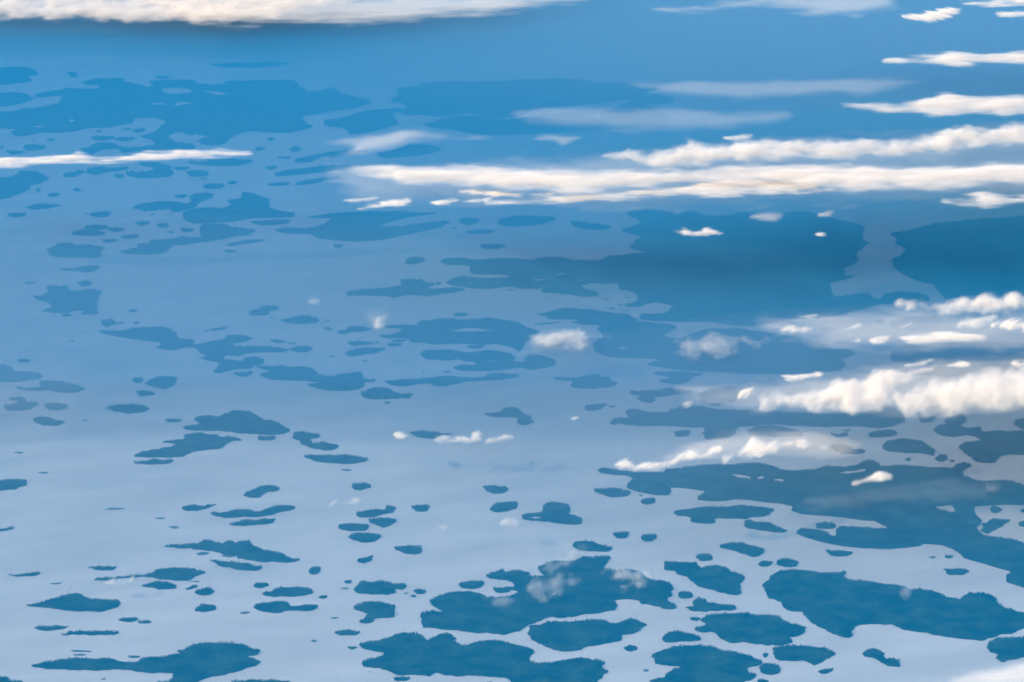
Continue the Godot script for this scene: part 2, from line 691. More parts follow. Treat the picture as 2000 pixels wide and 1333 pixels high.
func motor_boat(at: Vector3) -> void:
	var o := Node3D.new()
	o.name = "motor_boat"
	add_child(o)
	o.position = at
	var heading := Vector3(-0.86, 0, -0.51)
	o.look_at_from_position(at, at + heading, Vector3.UP)
	tag(o, "small motor boat speeding left with a white wake, at the bottom edge", "boat")
	var hull_m := StandardMaterial3D.new()
	hull_m.albedo_color = lin(0.05, 0.07, 0.10)
	hull_m.roughness = 0.4
	var cabin_m := StandardMaterial3D.new()
	cabin_m.albedo_color = lin(0.25, 0.27, 0.3)
	cabin_m.roughness = 0.4
	var st := SurfaceTool.new()
	st.begin(Mesh.PRIMITIVE_TRIANGLES)
	st.set_smooth_group(-1)
	# hull: sections from the stern (z +) to the stem (z -)
	var secs := [[6.0, 1.7, 1.4], [2.0, 1.9, 1.5], [-2.5, 1.6, 1.7], [-5.5, 0.7, 2.0], [-7.0, 0.05, 2.2]]
	for s in secs.size() - 1:
		var a: Array = secs[s]
		var b: Array = secs[s + 1]
		for side in [-1.0, 1.0]:
			var a1 := Vector3(side * a[1], a[2], a[0])
			var a0 := Vector3(side * a[1] * 0.6, -0.5, a[0])
			var b1 := Vector3(side * b[1], b[2], b[0])
			var b0 := Vector3(side * b[1] * 0.6, -0.5, b[0])
			for v in [a1, b1, b0, a1, b0, a0]:
				st.add_vertex(v)
			for v in [Vector3(0, a[2], a[0]), Vector3(0, b[2], b[0]), b1, Vector3(0, a[2], a[0]), b1, a1]:
				st.add_vertex(v)
	for v in [Vector3(-1.7, 1.4, 6), Vector3(1.7, 1.4, 6), Vector3(1.02, -0.5, 6), Vector3(-1.7, 1.4, 6), Vector3(1.02, -0.5, 6), Vector3(-1.02, -0.5, 6)]:
		st.add_vertex(v)
	st.generate_normals()
	part("hull", st.commit(), hull_m, o)
	st = SurfaceTool.new()
	st.begin(Mesh.PRIMITIVE_TRIANGLES)
	box_mesh(st, Vector3(0, 2.1, 0), Vector3(2.4, 1.5, 3.6))
	box_mesh(st, Vector3(0, 2.95, 0.3), Vector3(2.7, 0.16, 4.4))
	part("cabin", st.commit(), cabin_m, o)
	# the wake
	var foam := StandardMaterial3D.new()
	foam.albedo_color = lin(0.97, 0.96, 0.95)
	foam.vertex_color_use_as_albedo = true
	foam.transparency = BaseMaterial3D.TRANSPARENCY_ALPHA
	foam.roughness = 0.9
	foam.cull_mode = BaseMaterial3D.CULL_DISABLED
	st = SurfaceTool.new()
	st.begin(Mesh.PRIMITIVE_TRIANGLES)
	var side_dir := heading.cross(Vector3.UP).normalized()
	var steps := 60
	for i in steps:
		for j in 6:
			var q: Array[Vector3] = []
			var al: Array[float] = []
			for e in [[i, j], [i + 1, j], [i + 1, j + 1], [i, j + 1]]:
				var t: float = e[0] / float(steps)
				var w: float = (e[1] - 3.0) / 3.0
				var half := 6.0 + 7.0 * t
				var pos := at - heading * (5.0 + 200.0 * t) + side_dir * w * half
				q.append(Vector3(pos.x, 0.3 + 4.5 * (1.0 - t) * (1.0 - w * w), pos.z))
				al.append(clampf((1.0 - w * w) * (1.0 - 0.7 * t) * (1.3 + 0.8 * shore_noise.get_noise_2d(pos.x * 12.0, pos.z * 12.0)), 0.0, 1.0) * (1.0 if t < 0.12 else 0.75))
			for m in [0, 2, 1, 0, 3, 2]:
				st.set_color(Color(1, 1, 1, al[m]))
				st.add_vertex(q[m])
	st.generate_normals()
	var wk := part("wake", st.commit(), foam, self, "stuff")
	wk.set_meta("label", "white foaming wake trailing behind the motor boat")


# ------------------------------------------------------------------ the plan

func build_islands() -> void:
	island("wooded_islet", "islet top at the bottom edge beneath the darkest bottom island", 14, [-193,16906,-149,16926,-109,16928,-118,16872,-188,16872])
	island("wooded_islet", "small islet at the bottom edge under the thumb islet", 10, [1369,16956,1395,16970,1422,16949,1409,16886,1369,16886])
	island("wooded_island", "dark treetop of an island peeping over the bottom edge", 14, [-1554,16920,-1511,16943,-1432,16957,-1351,16943,-1261,16938,-1235,16921,-1237,16872,-1545,16872])
	island("wooded_island", "pale rounded island in the bottom left corner", 14, [-2877,16872,-2896,16991,-2836,16993,-2779,16946,-2721,16926,-2748,16872])
	skerry("speck of rock below the spit of the long-spit island", [-2294,16980,-2265,16992,-2272,16966])
	island("wooded_islet", "flat dark islet under the darkest bottom island", 14, [-659,16986,-619,16990,-564,16995,-598,16950,-648,16950])
	skerry("dot of rock under the left end of the darkest bottom island", [-809,17092,-800,17095,-791,17092,-799,17081])
	island("wooded_islet", "small dark islet below the axe island", 14, [1718,17095,1749,17122,1801,17119,1774,17069,1733,17061])
	skerry("tiny rock below the small spiky islet by the bowl-shaped island", [734,17114,755,17135,771,17114,753,17092])
	island("wooded_islet", "thumb-shaped islet in the mouth of the bay-bitten island's bay", 14, [1397,17156,1418,17207,1474,17213,1515,17114,1482,17053,1422,17053,1394,17089])
	island("wooded_island", "large dark island cut by the bottom edge with a bay on its right", 14, [796,17333,813,17372,877,17444,941,17488,1034,17497,1136,17488,1214,17415,1303,17371,1379,17299,1415,17236,1391,17188,1334,17160,1317,17067,1366,17046,1346,16977,1293,16936,1289,16872,881,16872,765,16941,847,16988,871,17080,956,17174,866,17188,807,17231])
	island("wooded_island", "large dark wooded island with a long low spit stretching west along the lower edge", 14, [-2709,17192,-2657,17219,-2563,17270,-2454,17293,-2333,17299,-2250,17282,-2194,17242,-2122,17233,-2098,17285,-2008,17305,-1950,17334,-1893,17375,-1913,17420,-1878,17429,-1824,17508,-1755,17544,-1653,17553,-1547,17517,-1458,17429,-1441,17409,-1453,17360,-1502,17330,-1446,17270,-1424,17251,-1440,17194,-1516,17123,-1590,17053,-1677,17016,-1723,16969,-1766,16900,-1886,16900,-1980,16941,-1900,16938,-1893,17018,-1902,17058,-1994,17075,-2086,17086,-2191,17131,-2310,17114,-2451,17114,-2595,17137,-2690,17165])
	island("wooded_island", "dark peanut-shaped island alone in bright water near the bottom right", 14, [2004,17390,2035,17438,2077,17450,2111,17392,2112,17305,2150,17285,2191,17242,2183,17174,2128,17174,2083,17231,2061,17302,2003,17331])
	island("wooded_islet", "tiny knoll closing the bright lagoon on the long-spit island", 10, [-2179,17331,-2159,17331,-2118,17329,-2112,17320,-2151,17308])
	island("wooded_island", "darkest large island at the bottom centre with several rounded wooded hills", 14, [-874,17525,-854,17547,-793,17568,-742,17577,-713,17636,-653,17696,-581,17717,-516,17636,-495,17591,-444,17651,-404,17696,-352,17675,-325,17625,-323,17538,-266,17509,-215,17547,-154,17585,-82,17585,1,17532,83,17473,124,17417,103,17346,97,17262,143,17222,224,17228,306,17271,408,17294,458,17271,528,17226,506,17180,529,17095,491,16991,439,16886,21,16886,-39,16991,-139,17019,-240,17033,-310,17019,-401,17061,-431,17075,-460,17025,-551,17047,-641,17033,-683,17103,-766,17154,-832,17165,-848,17233,-821,17271,-752,17314,-725,17395,-797,17418,-855,17462])
	island("wooded_islet", "tiny round islet above the thumb islet", 10, [1425,17367,1442,17388,1461,17369,1442,17317,1427,17325])
	skerry("short flat skerry between the bent skerry and the long-spit island", [-2499,17365,-2465,17378,-2425,17369,-2431,17351,-2481,17346])
	island("wooded_island", "axe-shaped island right under the scalloped island", 14, [1490,17423,1505,17474,1578,17497,1681,17497,1771,17474,1836,17400,1831,17346,1775,17288,1749,17231,1695,17194,1660,17259,1579,17259,1510,17279,1488,17331])
	skerry("thin bent skerry just above the long-spit island", [-2528,17430,-2484,17442,-2394,17422,-2407,17404,-2490,17412])
	island("wooded_island", "dark rounded island across a narrow creek from the ham-shaped island, right edge", 14, [2725,17507,2775,17600,2852,17633,2934,17627,3021,17653,2975,17360,2854,17302,2785,17245,2750,17288,2761,17360,2718,17418])
	island("wooded_islet", "tiny dark islet beneath the dark tufted islet", 10, [-941,17480,-918,17485,-887,17485,-906,17447,-927,17456])
	island("wooded_islet", "small spiky islet right of the bowl-shaped island", 10, [642,17468,669,17514,710,17491,717,17453,676,17412])
	skerry("small grey rock between the long-spit island and the dark tufted islet", [-1160,17583,-1141,17610,-1117,17589,-1139,17568])
	island("wooded_island", "plain oval island above the bottom right-centre island", 14, [871,17646,899,17696,953,17726,1035,17705,1083,17644,1086,17609,1038,17580,945,17571,883,17565,869,17609])
	island("wooded_island", "narrow wooded island with a frayed western tip, above the long-spit island", 14, [-2573,17731,-2552,17729,-2492,17747,-2407,17735,-2346,17741,-2282,17728,-2278,17714,-2308,17690,-2401,17681,-2515,17687,-2548,17696,-2598,17681,-2604,17690,-2565,17708])
	island("wooded_islet", "dark tufted islet left above the darkest bottom island", 14, [-1029,17735,-998,17750,-947,17766,-904,17727,-878,17729,-912,17690,-974,17678,-1011,17690])
	island("wooded_island", "bowl-shaped dark island nestled under the central island", 14, [103,17830,148,17847,211,17893,316,17887,421,17918,505,17930,588,17878,630,17887,674,17939,726,17939,771,17880,781,17856,740,17744,676,17699,634,17684,626,17594,557,17550,474,17506,390,17447,298,17412,226,17447,156,17550,104,17624])
	island("wooded_island", "scalloped wooded island in a narrow channel left of the ham-shaped island", 14, [1066,17801,1137,17859,1104,17926,1117,17966,1178,18026,1317,18047,1370,18047,1431,18016,1495,18023,1575,17970,1629,17863,1714,17811,1679,17714,1633,17654,1600,17639,1605,17565,1539,17521,1457,17521,1346,17559,1254,17559,1198,17654,1171,17729,1098,17729,1069,17759])
	island("wooded_island", "smooth spindle-shaped islet up and left of the frayed-tip island", 14, [-2777,17813,-2731,17820,-2660,17835,-2596,17826,-2587,17822,-2621,17780,-2701,17756,-2757,17780])
	island("wooded_islet", "small tufted islet at the right of the blunt islet", 14, [-2192,17907,-2156,17909,-2112,17910,-2122,17886,-2163,17877])
	island("wooded_islet", "blunt wooded islet with a smaller tufted one at its right", 14, [-2309,17948,-2277,17961,-2226,17970,-2196,17964,-2200,17926,-2239,17902,-2283,17920])
	island("wooded_islet", "tiny islet at the left of the scalloped island", 10, [1043,17966,1071,17988,1104,17973,1088,17926,1052,17932])
	skerry("flat bar of rock left of the two-lobed dark islet", [-1068,17978,-1037,17989,-1014,17984,-1036,17960])
	island("wooded_island", "two-lobed dark islet below the steep-sided dark island", 14, [-940,18162,-894,18204,-821,18252,-745,18220,-696,18172,-697,18063,-690,18003,-736,17972,-799,17963,-812,17911,-858,17880,-893,17902,-887,17938,-843,18018,-867,18071,-921,18112])
	skerry("flat skerry off the left tip of the lower twin island", [-1607,18067,-1572,18088,-1542,18079,-1558,18050,-1590,18047])
	island("wooded_islet", "round dark wooded islet alone between the hat-shaped island and the twin dark islands", 14, [-1874,18093,-1868,18141,-1836,18195,-1783,18195,-1754,18168,-1754,18112,-1804,18081])
	island("wooded_island", "lower of two dark islands side by side, with a knob at its right end", 14, [-1533,18165,-1497,18220,-1424,18243,-1350,18246,-1313,18173,-1271,18179,-1208,18198,-1154,18189,-1166,18118,-1233,18093,-1309,18112,-1369,18065,-1455,18081,-1511,18125])
	island("wooded_island", "broad dark ham-shaped island running to the right edge near the bottom", 14, [1513,18548,1538,18599,1581,18727,1620,18806,1709,18823,1818,18806,1924,18772,2033,18770,2004,18697,2073,18623,2149,18623,2231,18574,2337,18551,2404,18476,2488,18460,2547,18412,2591,18338,2672,18300,2736,18380,2815,18402,2880,18332,2885,18223,2927,18142,3019,18048,3079,18029,3049,17835,2971,17804,2905,17714,2817,17681,2747,17624,2680,17589,2593,17630,2503,17654,2397,17720,2279,17774,2214,17850,2112,17871,2015,17841,1975,17759,1971,17669,1932,17639,1884,17684,1829,17759,1766,17865,1724,17988,1711,18081,1669,18081,1601,18159,1598,18254,1529,18333,1526,18430])
	island("wooded_island", "fin-shaped top piece above the scalloped island", 14, [1026,18150,1071,18182,1081,18274,1120,18306,1169,18220,1243,18211,1315,18174,1320,18128,1278,18103,1225,18103,1161,18090,1077,18096])
	island("wooded_island", "broad pale-topped island shaped like a hat, wisp of mist on its crown", 14, [-2880,18197,-2819,18221,-2744,18293,-2706,18332,-2659,18380,-2596,18389,-2554,18316,-2455,18293,-2366,18268,-2334,18247,-2343,18165,-2408,18087,-2514,18087,-2656,18118,-2767,18156,-2855,18175])
	island("wooded_islet", "tiny pointed islet to the right of the upper twin island", 10, [-1156,18350,-1127,18366,-1102,18358,-1113,18317,-1140,18317])
	island("wooded_islet", "tiny islet just under the small side islet", 10, [-619,18356,-600,18364,-570,18364,-583,18336])
	island("wooded_islet", "small round islet between the central island and the club island", 14, [996,18388,1019,18422,1062,18428,1080,18400,1068,18333,1014,18317])
	island("wooded_island", "big central island of many lobes with torn mist on its slopes and a white house", 14, [-542,18008,-527,18049,-423,18090,-467,18181,-490,18260,-470,18300,-386,18396,-290,18428,-214,18422,-171,18364,-149,18316,-85,18332,1,18364,33,18436,1,18468,12,18533,-10,18615,-75,18658,-141,18681,-154,18725,-119,18773,-87,18806,-54,18840,-37,18783,45,18816,100,18773,132,18690,198,18734,166,18814,166,18902,222,18958,300,19009,389,19009,446,19078,512,19061,602,19080,599,19000,562,18862,638,18806,705,18840,780,18790,819,18690,849,18624,926,18624,965,18540,963,18388,932,18303,960,18208,977,18159,934,18118,873,18159,821,18206,769,18222,750,18285,686,18301,621,18285,623,18175,594,18096,509,18065,402,18019,296,17972,222,17988,169,17942,106,17850,53,17774,-40,17684,-124,17714,-207,17714,-311,17759,-395,17774,-458,17804,-521,17819,-530,17932])
	skerry("speck of rock left of the small side islet", [-653,18416,-636,18424,-618,18413,-639,18394])
	island("wooded_islet", "plump oval islet down and right of the lozenge island", 14, [-1905,18420,-1881,18454,-1841,18483,-1793,18454,-1795,18397,-1841,18372,-1886,18391])
	island("wooded_island", "upper of two dark islands, a plain oval with spruce fringe", 14, [-1501,18388,-1470,18428,-1409,18493,-1313,18509,-1248,18500,-1201,18445,-1197,18410,-1250,18365,-1346,18346,-1453,18349])
	island("wooded_islet", "small islet right of the steep-sided dark island", 14, [-597,18451,-566,18467,-517,18454,-526,18397,-569,18391])
	island("wooded_islet", "small hazy islet in the gap of the central island's north-west side", 14, [-112,18493,-75,18503,1,18516,-10,18449,-64,18413,-101,18430])
	skerry("low flat skerry left of the steep-sided dark island", [-1042,18501,-1011,18512,-978,18506,-998,18481])
	island("wooded_island", "steep-sided dark island with a spiky spruce skyline, left of the central island", 14, [-951,18462,-930,18536,-912,18618,-857,18608,-804,18624,-759,18598,-714,18552,-672,18575,-632,18533,-658,18478,-712,18478,-704,18413,-762,18381,-859,18391,-925,18413])
	island("wooded_islet", "small upright islet right of the lozenge island", 10, [-1964,18468,-1943,18537,-1913,18560,-1894,18533,-1917,18491])
	island("wooded_island", "lozenge island right below the thin-tail island", 14, [-2230,18533,-2186,18575,-2147,18618,-2090,18591,-2025,18546,-2036,18494,-2110,18478,-2190,18514])
	island("wooded_islet", "small dark oval islet above the upper twin island", 14, [-1563,18550,-1545,18575,-1514,18591,-1475,18580,-1477,18533,-1518,18501,-1546,18511])
	island("wooded_islet", "dark block islet above the central island's western end", 14, [-321,18578,-292,18608,-227,18618,-167,18597,-183,18511,-247,18488,-307,18511])
	skerry("faint skerry between the thin-tail island and the hat-shaped island", [-2800,18582,-2764,18603,-2722,18598,-2749,18569])
	island("wooded_islet", "tiny pointed islet left of the steep-sided dark island", 10, [-1018,18615,-1000,18636,-971,18636,-976,18589,-1003,18586])
	skerry("speck of rock above the small upright islet by the lozenge island", [-1957,18625,-1898,18634,-1907,18609])
	island("wooded_island", "humped island with a thin tail running left beside a white mist patch", 14, [-2542,18648,-2458,18676,-2354,18716,-2268,18729,-2216,18757,-2170,18841,-2096,18868,-2007,18857,-1925,18807,-1869,18791,-1918,18731,-1976,18648,-2062,18642,-2153,18675,-2243,18704,-2329,18691,-2413,18665,-2475,18635])
	island("wooded_island", "faint thin islet near the left edge, above the hat-shaped island", 14, [-3067,18738,-3001,18736,-2940,18764,-2880,18769,-2913,18731,-2997,18708])
	island("wooded_island", "club-shaped island, thick at the right, left of the broad ham-shaped island", 14, [936,18959,959,18993,1036,18976,1124,18966,1143,18908,1163,18874,1274,18891,1326,18841,1345,18797,1386,18757,1411,18718,1400,18632,1379,18566,1379,18485,1361,18381,1286,18391,1195,18478,1112,18543,1066,18708,1024,18741,995,18808,941,18841,933,18892])
	island("wooded_islet", "oval islet in the bright bay right, under two tiny specks", 14, [2644,18836,2679,18851,2756,18851,2793,18814,2753,18748,2676,18741])
	island("wooded_islet", "lone small round islet below the right tip of the spruce-ridge island", 10, [-1244,18823,-1232,18869,-1200,18886,-1173,18858,-1180,18781,-1209,18751,-1234,18774])
	island("wooded_island", "small lens-shaped islet above the thin-tail island", 14, [-2604,18882,-2549,18881,-2484,18891,-2429,18888,-2445,18845,-2520,18828])
	island("wooded_island", "slanting sliver of wooded island just below the spruce-ridge island", 14, [-1865,19022,-1798,18986,-1719,18966,-1629,18942,-1581,18898,-1527,18889,-1554,18831,-1631,18831,-1733,18875,-1804,18926])
	island("wooded_islet", "smaller of two islets above the broad ham-shaped island", 14, [1516,18959,1545,18973,1603,18980,1596,18926,1539,18898,1519,18919])
	island("wooded_islet", "larger of two islets above the broad ham-shaped island", 14, [1631,19012,1671,19028,1726,19028,1766,18972,1726,18892,1650,18909])
	island("wooded_islet", "small lopsided islet below the cluster of four", 14, [-953,19027,-921,19055,-861,19091,-870,19028,-905,18959,-945,18976])
	skerry("left one of two tiny specks in the great chain island's bay", [2582,19083,2612,19105,2631,19079,2605,19052])
	island("wooded_islet", "small round islet left below the slug island", 14, [1142,19085,1165,19114,1221,19114,1247,19083,1226,19011,1160,19011])
	island("wooded_islet", "right one of two tiny specks in the great chain island's bay", 10, [2683,19092,2712,19101,2739,19099,2717,19058,2690,19058])
	skerry("thin shoal rock against the underside of the spruce-ridge island", [-1814,19103,-1776,19122,-1719,19103,-1750,19076])
	skerry("low islet tucked under the middle of the spruce-ridge island", [-1962,19145,-1927,19188,-1887,19174,-1889,19138,-1932,19113])
	island("wooded_islet", "lens-shaped islet under the great chain island's southern shore", 14, [1952,19188,1997,19193,2075,19193,2117,19165,2066,19096,1999,19096])
	island("wooded_island", "long ridge-backed island with ragged spruce tops, tapering at both ends", 14, [-2184,19294,-2129,19298,-2041,19323,-1963,19334,-1945,19383,-1889,19386,-1817,19334,-1781,19376,-1738,19334,-1708,19376,-1664,19394,-1629,19305,-1574,19253,-1513,19173,-1445,19166,-1370,19045,-1314,19027,-1344,18987,-1433,18987,-1532,18987,-1624,19021,-1705,19062,-1696,19096,-1776,19120,-1872,19190,-1988,19235,-2079,19252,-2148,19270])
	island("wooded_islet", "lens-shaped dark islet right below the cluster of four", 14, [-739,19259,-695,19288,-628,19288,-565,19249,-568,19165,-634,19131,-703,19200])
	island("wooded_island", "slug-shaped island sloping down to the right in the bright channel", 14, [1305,19306,1347,19341,1415,19348,1479,19298,1544,19263,1573,19203,1557,19138,1497,19079,1445,19131,1373,19217,1313,19252])
	island("wooded_island", "wooded island just above the central island, mist on its left", 14, [384,19317,418,19358,464,19394,519,19348,551,19288,607,19270,629,19242,593,19183,515,19193,448,19200,405,19242])
	island("wooded_island", "bottom islet of the tight cluster of four", 14, [-1034,19486,-987,19526,-908,19537,-838,19490,-857,19393,-935,19368,-1004,19411])
	island("wooded_islet", "right of two equal barrel islets above the central island's right end", 14, [820,19477,853,19519,898,19519,917,19471,881,19383,831,19393])
	island("wooded_islet", "left of two equal barrel islets above the central island's right end", 14, [641,19529,672,19555,729,19544,739,19518,714,19454,658,19454])
	island("wooded_islet", "faint flat islet cut by the left edge, a quarter up from the bottom", 14, [-3278,19610,-3256,19621,-3214,19641,-3165,19660,-3199,19619,-3272,19575])
	skerry("faint small rock under the right-tail islet", [-2190,19677,-2157,19697,-2120,19669,-2141,19644])
	island("wooded_island", "leftmost islet of the tight cluster of four", 14, [-1114,19677,-1076,19718,-997,19736,-933,19718,-909,19688,-934,19608,-1024,19590,-1083,19619])
	island("wooded_island", "slanting island hanging off the keeled island's right end", 14, [1489,19771,1528,19828,1535,19773,1626,19755,1688,19671,1751,19597,1702,19561,1613,19583,1525,19633,1489,19680])
	island("wooded_islet", "round knob islet on the shore of the great chain island's inlet", 14, [1939,19720,1970,19747,2027,19747,2064,19715,2053,19662,2005,19633,1949,19644])
	island("wooded_island", "leaf-shaped islet against the great chain island's eastern shore", 14, [3013,19740,3055,19792,3116,19817,3202,19817,3162,19742,3091,19644,3020,19547,2980,19590,3007,19659])
	island("wooded_islet", "pale islet at the right edge level with the leaf islet", 14, [3239,19754,3282,19773,3339,19769,3315,19691,3245,19680])
	island("wooded_island", "lower of two overlapping flat islands, a shallow wedge", 14, [-1805,19724,-1751,19766,-1708,19810,-1638,19795,-1572,19832,-1514,19828,-1532,19757,-1610,19720,-1699,19695,-1769,19702])
	island("wooded_islet", "islet overlapping the underside of the knobbed islet", 14, [-921,19835,-874,19832,-806,19847,-741,19812,-767,19735,-822,19662,-870,19717,-907,19772])
	skerry("pale sliver of rock below and left of the right-tail islet", [-2300,19853,-2267,19870,-2226,19866,-2252,19834])
	island("wooded_island", "anvil-shaped island with a tall round block, right of a small white cloud", 14, [65,19903,88,19940,152,19951,198,19963,199,20088,235,20147,305,20158,363,20111,373,20020,383,19909,450,19812,425,19728,345,19728,277,19753,197,19790,116,19809,70,19845], [[116,19849,151,19882,195,19860,168,19827]])
	island("wooded_island", "long flat island with a keel below, left under the great chain island", 14, [1052,19995,1082,20015,1171,20053,1300,20071,1393,20064,1466,20109,1546,20090,1627,20079,1688,20037,1690,19994,1637,19901,1566,19875,1494,19838,1425,19845,1310,19845,1300,19772,1246,19735,1156,19772,1150,19864,1060,19920])
	island("wooded_island", "upper of two overlapping flat islands, swelling at its right end", 14, [-1950,19960,-1895,19966,-1804,19996,-1713,20019,-1640,19974,-1588,20053,-1532,20090,-1463,20105,-1410,20096,-1412,20039,-1478,19983,-1567,19920,-1633,19879,-1725,19879,-1827,19857,-1911,19894])
	island("wooded_island", "knobbed islet, topmost of a tight cluster of four", 14, [-1006,19945,-974,19989,-882,20026,-824,20015,-815,20090,-774,20090,-755,20056,-764,19976,-832,19920,-899,19868,-980,19879])
	island("wooded_islet", "bit of islet at the right edge beside the bright cove", 10, [3295,20014,3324,20046,3368,20030,3346,19964,3295,19976])
	island("wooded_islet", "small round islet in the bright cove above the leaf islet", 10, [3098,20053,3134,20103,3169,20065,3173,20013,3137,19964,3098,19976])
	skerry("thin dark skerry alone in the open water left of the right-tail islet", [-2643,20039,-2603,20075,-2521,20068,-2513,20051,-2586,20028])
	island("wooded_islet", "small oval islet alone right of the knobbed islet", 14, [-655,20076,-623,20109,-571,20117,-541,20081,-556,20002,-620,19987])
	island("wooded_island", "small island with a thin right-hand tail, left of the flat pair", 14, [-2147,20058,-2116,20102,-2071,20117,-2010,20091,-1934,20147,-1927,20134,-1973,20066,-2037,20005,-2108,20017])
	island("wooded_islet", "lower and bigger of two oval islets left of the anvil island", 14, [-139,20074,-116,20128,-46,20178,25,20185,39,20151,24,20051,-57,19987,-126,19987])
	island("wooded_island", "great chain island with lakes and inlets sprawling across the lower right", 14, [575,20897,607,20927,655,20927,726,20886,845,20833,1026,20833,1035,20894,1133,20914,1282,20984,1405,21017,1527,21017,1674,21037,1756,20996,1809,20894,1903,20862,2038,20894,2130,20967,2250,20955,2345,20996,2385,21091,2435,21099,2490,21041,2488,20967,2581,20984,2678,20984,2796,20955,2891,20943,2972,20914,3007,20996,3063,21050,3106,21012,3108,20981,3056,20908,3031,20859,3023,20757,3082,20661,3125,20625,3238,20661,3317,20633,3387,20542,3465,20505,3404,20115,3333,20126,3221,20138,3101,20119,3011,20100,2987,19969,2994,19851,3016,19802,2994,19724,2957,19669,2965,19558,2982,19477,3021,19477,3117,19431,3215,19349,3282,19333,3140,18420,3087,18507,3043,18559,2996,18609,3012,18723,3057,18804,3028,18831,2980,18875,2884,18976,2796,19062,2785,19148,2752,19235,2694,19312,2585,19340,2558,19298,2475,19263,2360,19235,2193,19252,2085,19287,1999,19333,1926,19393,1853,19464,1805,19536,1812,19586,1845,19628,1924,19621,1978,19585,2006,19552,2007,19477,2048,19489,2061,19623,2093,19657,2179,19664,2290,19635,2401,19650,2320,19801,2251,19809,2142,19864,2030,19901,1871,19938,1808,20013,1827,20100,1750,20164,1658,20183,1545,20241,1452,20252,1391,20214,1285,20214,1217,20241,1220,20304,1272,20383,1263,20434,1136,20492,1030,20524,1094,20500,1047,20512,1052,20414,1027,20337,944,20337,829,20414,761,20492,764,20570,816,20698,771,20770,675,20790,592,20831], [[1469,20774,1512,20795,1592,20734,1592,20694,1507,20714], [1639,20714,1677,20746,1689,20706,1660,20678], [1728,20662,1793,20690,1816,20642,1775,20623], [2188,20815,2240,20855,2315,20875,2379,20916,2379,20855,2308,20815,2235,20807], [2741,20085,2796,20103,2864,20111,2862,19972,2804,19987,2753,20047]])
	island("wooded_islet", "small crescent islet right of the western spindle island", 14, [846,20228,882,20255,939,20263,926,20183,878,20138,850,20176])
	skerry("dot of rock between the western spindle island and the crescent islet", [833,20344,846,20362,860,20344,844,20310])
	island("wooded_island", "spindle-shaped island under the western tip of the great chain island", 14, [540,20450,594,20456,666,20484,759,20437,791,20395,743,20306,649,20298,580,20375])
	island("wooded_island", "bent comma-shaped wooded island above the flat pair", 14, [-1755,20325,-1731,20398,-1680,20503,-1623,20535,-1543,20492,-1551,20438,-1625,20395,-1647,20298,-1699,20283])
	island("wooded_islet", "upper of two oval islets left of the anvil island", 14, [-195,20505,-153,20535,-94,20535,-28,20464,-46,20395,-117,20375,-165,20422])
	island("wooded_islet", "lone barrel-shaped islet in open water below the tapered island", 14, [-1060,20542,-1036,20582,-977,20594,-944,20570,-949,20492,-1006,20453,-1049,20473])
	island("wooded_island", "pale rounded island cut by the left edge in open water", 14, [-3478,20603,-3414,20654,-3332,20666,-3231,20630,-3242,20540,-3301,20461,-3380,20434,-3454,20453])
	skerry("very faint skerry right of the pale edge island", [-3195,20839,-3143,20858,-3112,20850,-3137,20815])
	skerry("thin rock under the tapered island's right end", [-1154,20900,-1118,20923,-1081,20907,-1110,20867])
	island("wooded_island", "thin flat island directly under the leaning island", 14, [-2568,21055,-2516,21080,-2435,21118,-2307,21119,-2330,21051,-2425,21026,-2510,21031])
	island("wooded_islet", "tiny rock islet right of the potato end islet", 10, [2971,21113,2992,21114,3012,21111,2991,21076])
	island("wooded_islet", "tiny islet under the potato-shaped island", 10, [2675,21138,2699,21164,2719,21150,2697,21092])
	island("wooded_island", "tapered island just below the S-shaped island", 14, [-1418,21207,-1355,21226,-1232,21234,-1109,21218,-989,21135,-1017,21076,-1100,21035,-1222,21047,-1347,21105])
	island("wooded_islet", "round islet off the right end of the potato-shaped island", 10, [2891,21183,2930,21247,2971,21231,2971,21167,2934,21088,2893,21105])
	skerry("lone faint skerry above the pale edge island", [-3424,21305,-3392,21321,-3348,21312,-3373,21276])
	island("wooded_island", "thin-tailed pale island right of a white cloud, left of the potato-shaped island", 14, [2201,21439,2263,21463,2323,21441,2363,21344,2431,21353,2393,21280,2281,21267,2226,21330])
	island("wooded_island", "potato-shaped dark island between the clouds and the great chain island", 14, [2555,21415,2584,21507,2676,21600,2788,21600,2841,21527,2897,21382,2907,21309,2878,21225,2799,21280,2689,21288,2583,21330])
	island("wooded_island", "leaning island below the stepped hill island, sloping down to the left", 14, [-2580,21213,-2539,21293,-2460,21357,-2343,21420,-2333,21500,-2425,21552,-2371,21570,-2288,21613,-2285,21713,-2201,21748,-2097,21713,-2016,21648,-1969,21678,-1874,21591,-1947,21565,-1973,21505,-2007,21394,-2127,21351,-2207,21288,-2247,21196,-2393,21183,-2516,21188])
	island("wooded_island", "dark triangular island pointing downward at the right edge", 14, [3083,21381,3095,21476,3154,21540,3259,21582,3223,21682,3156,21747,3196,21854,3290,21898,3288,21788,3405,21818,3491,21801,3590,21810,3679,21881,3587,21288,3445,21246,3356,21225,3304,21121,3271,21059,3222,21059,3143,21100,3133,21204,3107,21288])
	island("wooded_islet", "thin dark islet showing behind the lower bright cloud", 14, [1925,21573,1987,21566,2060,21548,2031,21500,1957,21509])
	island("wooded_island", "S-shaped island of two blobs right of the stepped hill island", 14, [-1532,21721,-1513,21788,-1464,21801,-1409,21731,-1338,21691,-1354,21647,-1402,21617,-1383,21506,-1310,21527,-1221,21485,-1200,21432,-1239,21351,-1326,21364,-1416,21436,-1459,21522,-1475,21586,-1514,21608])
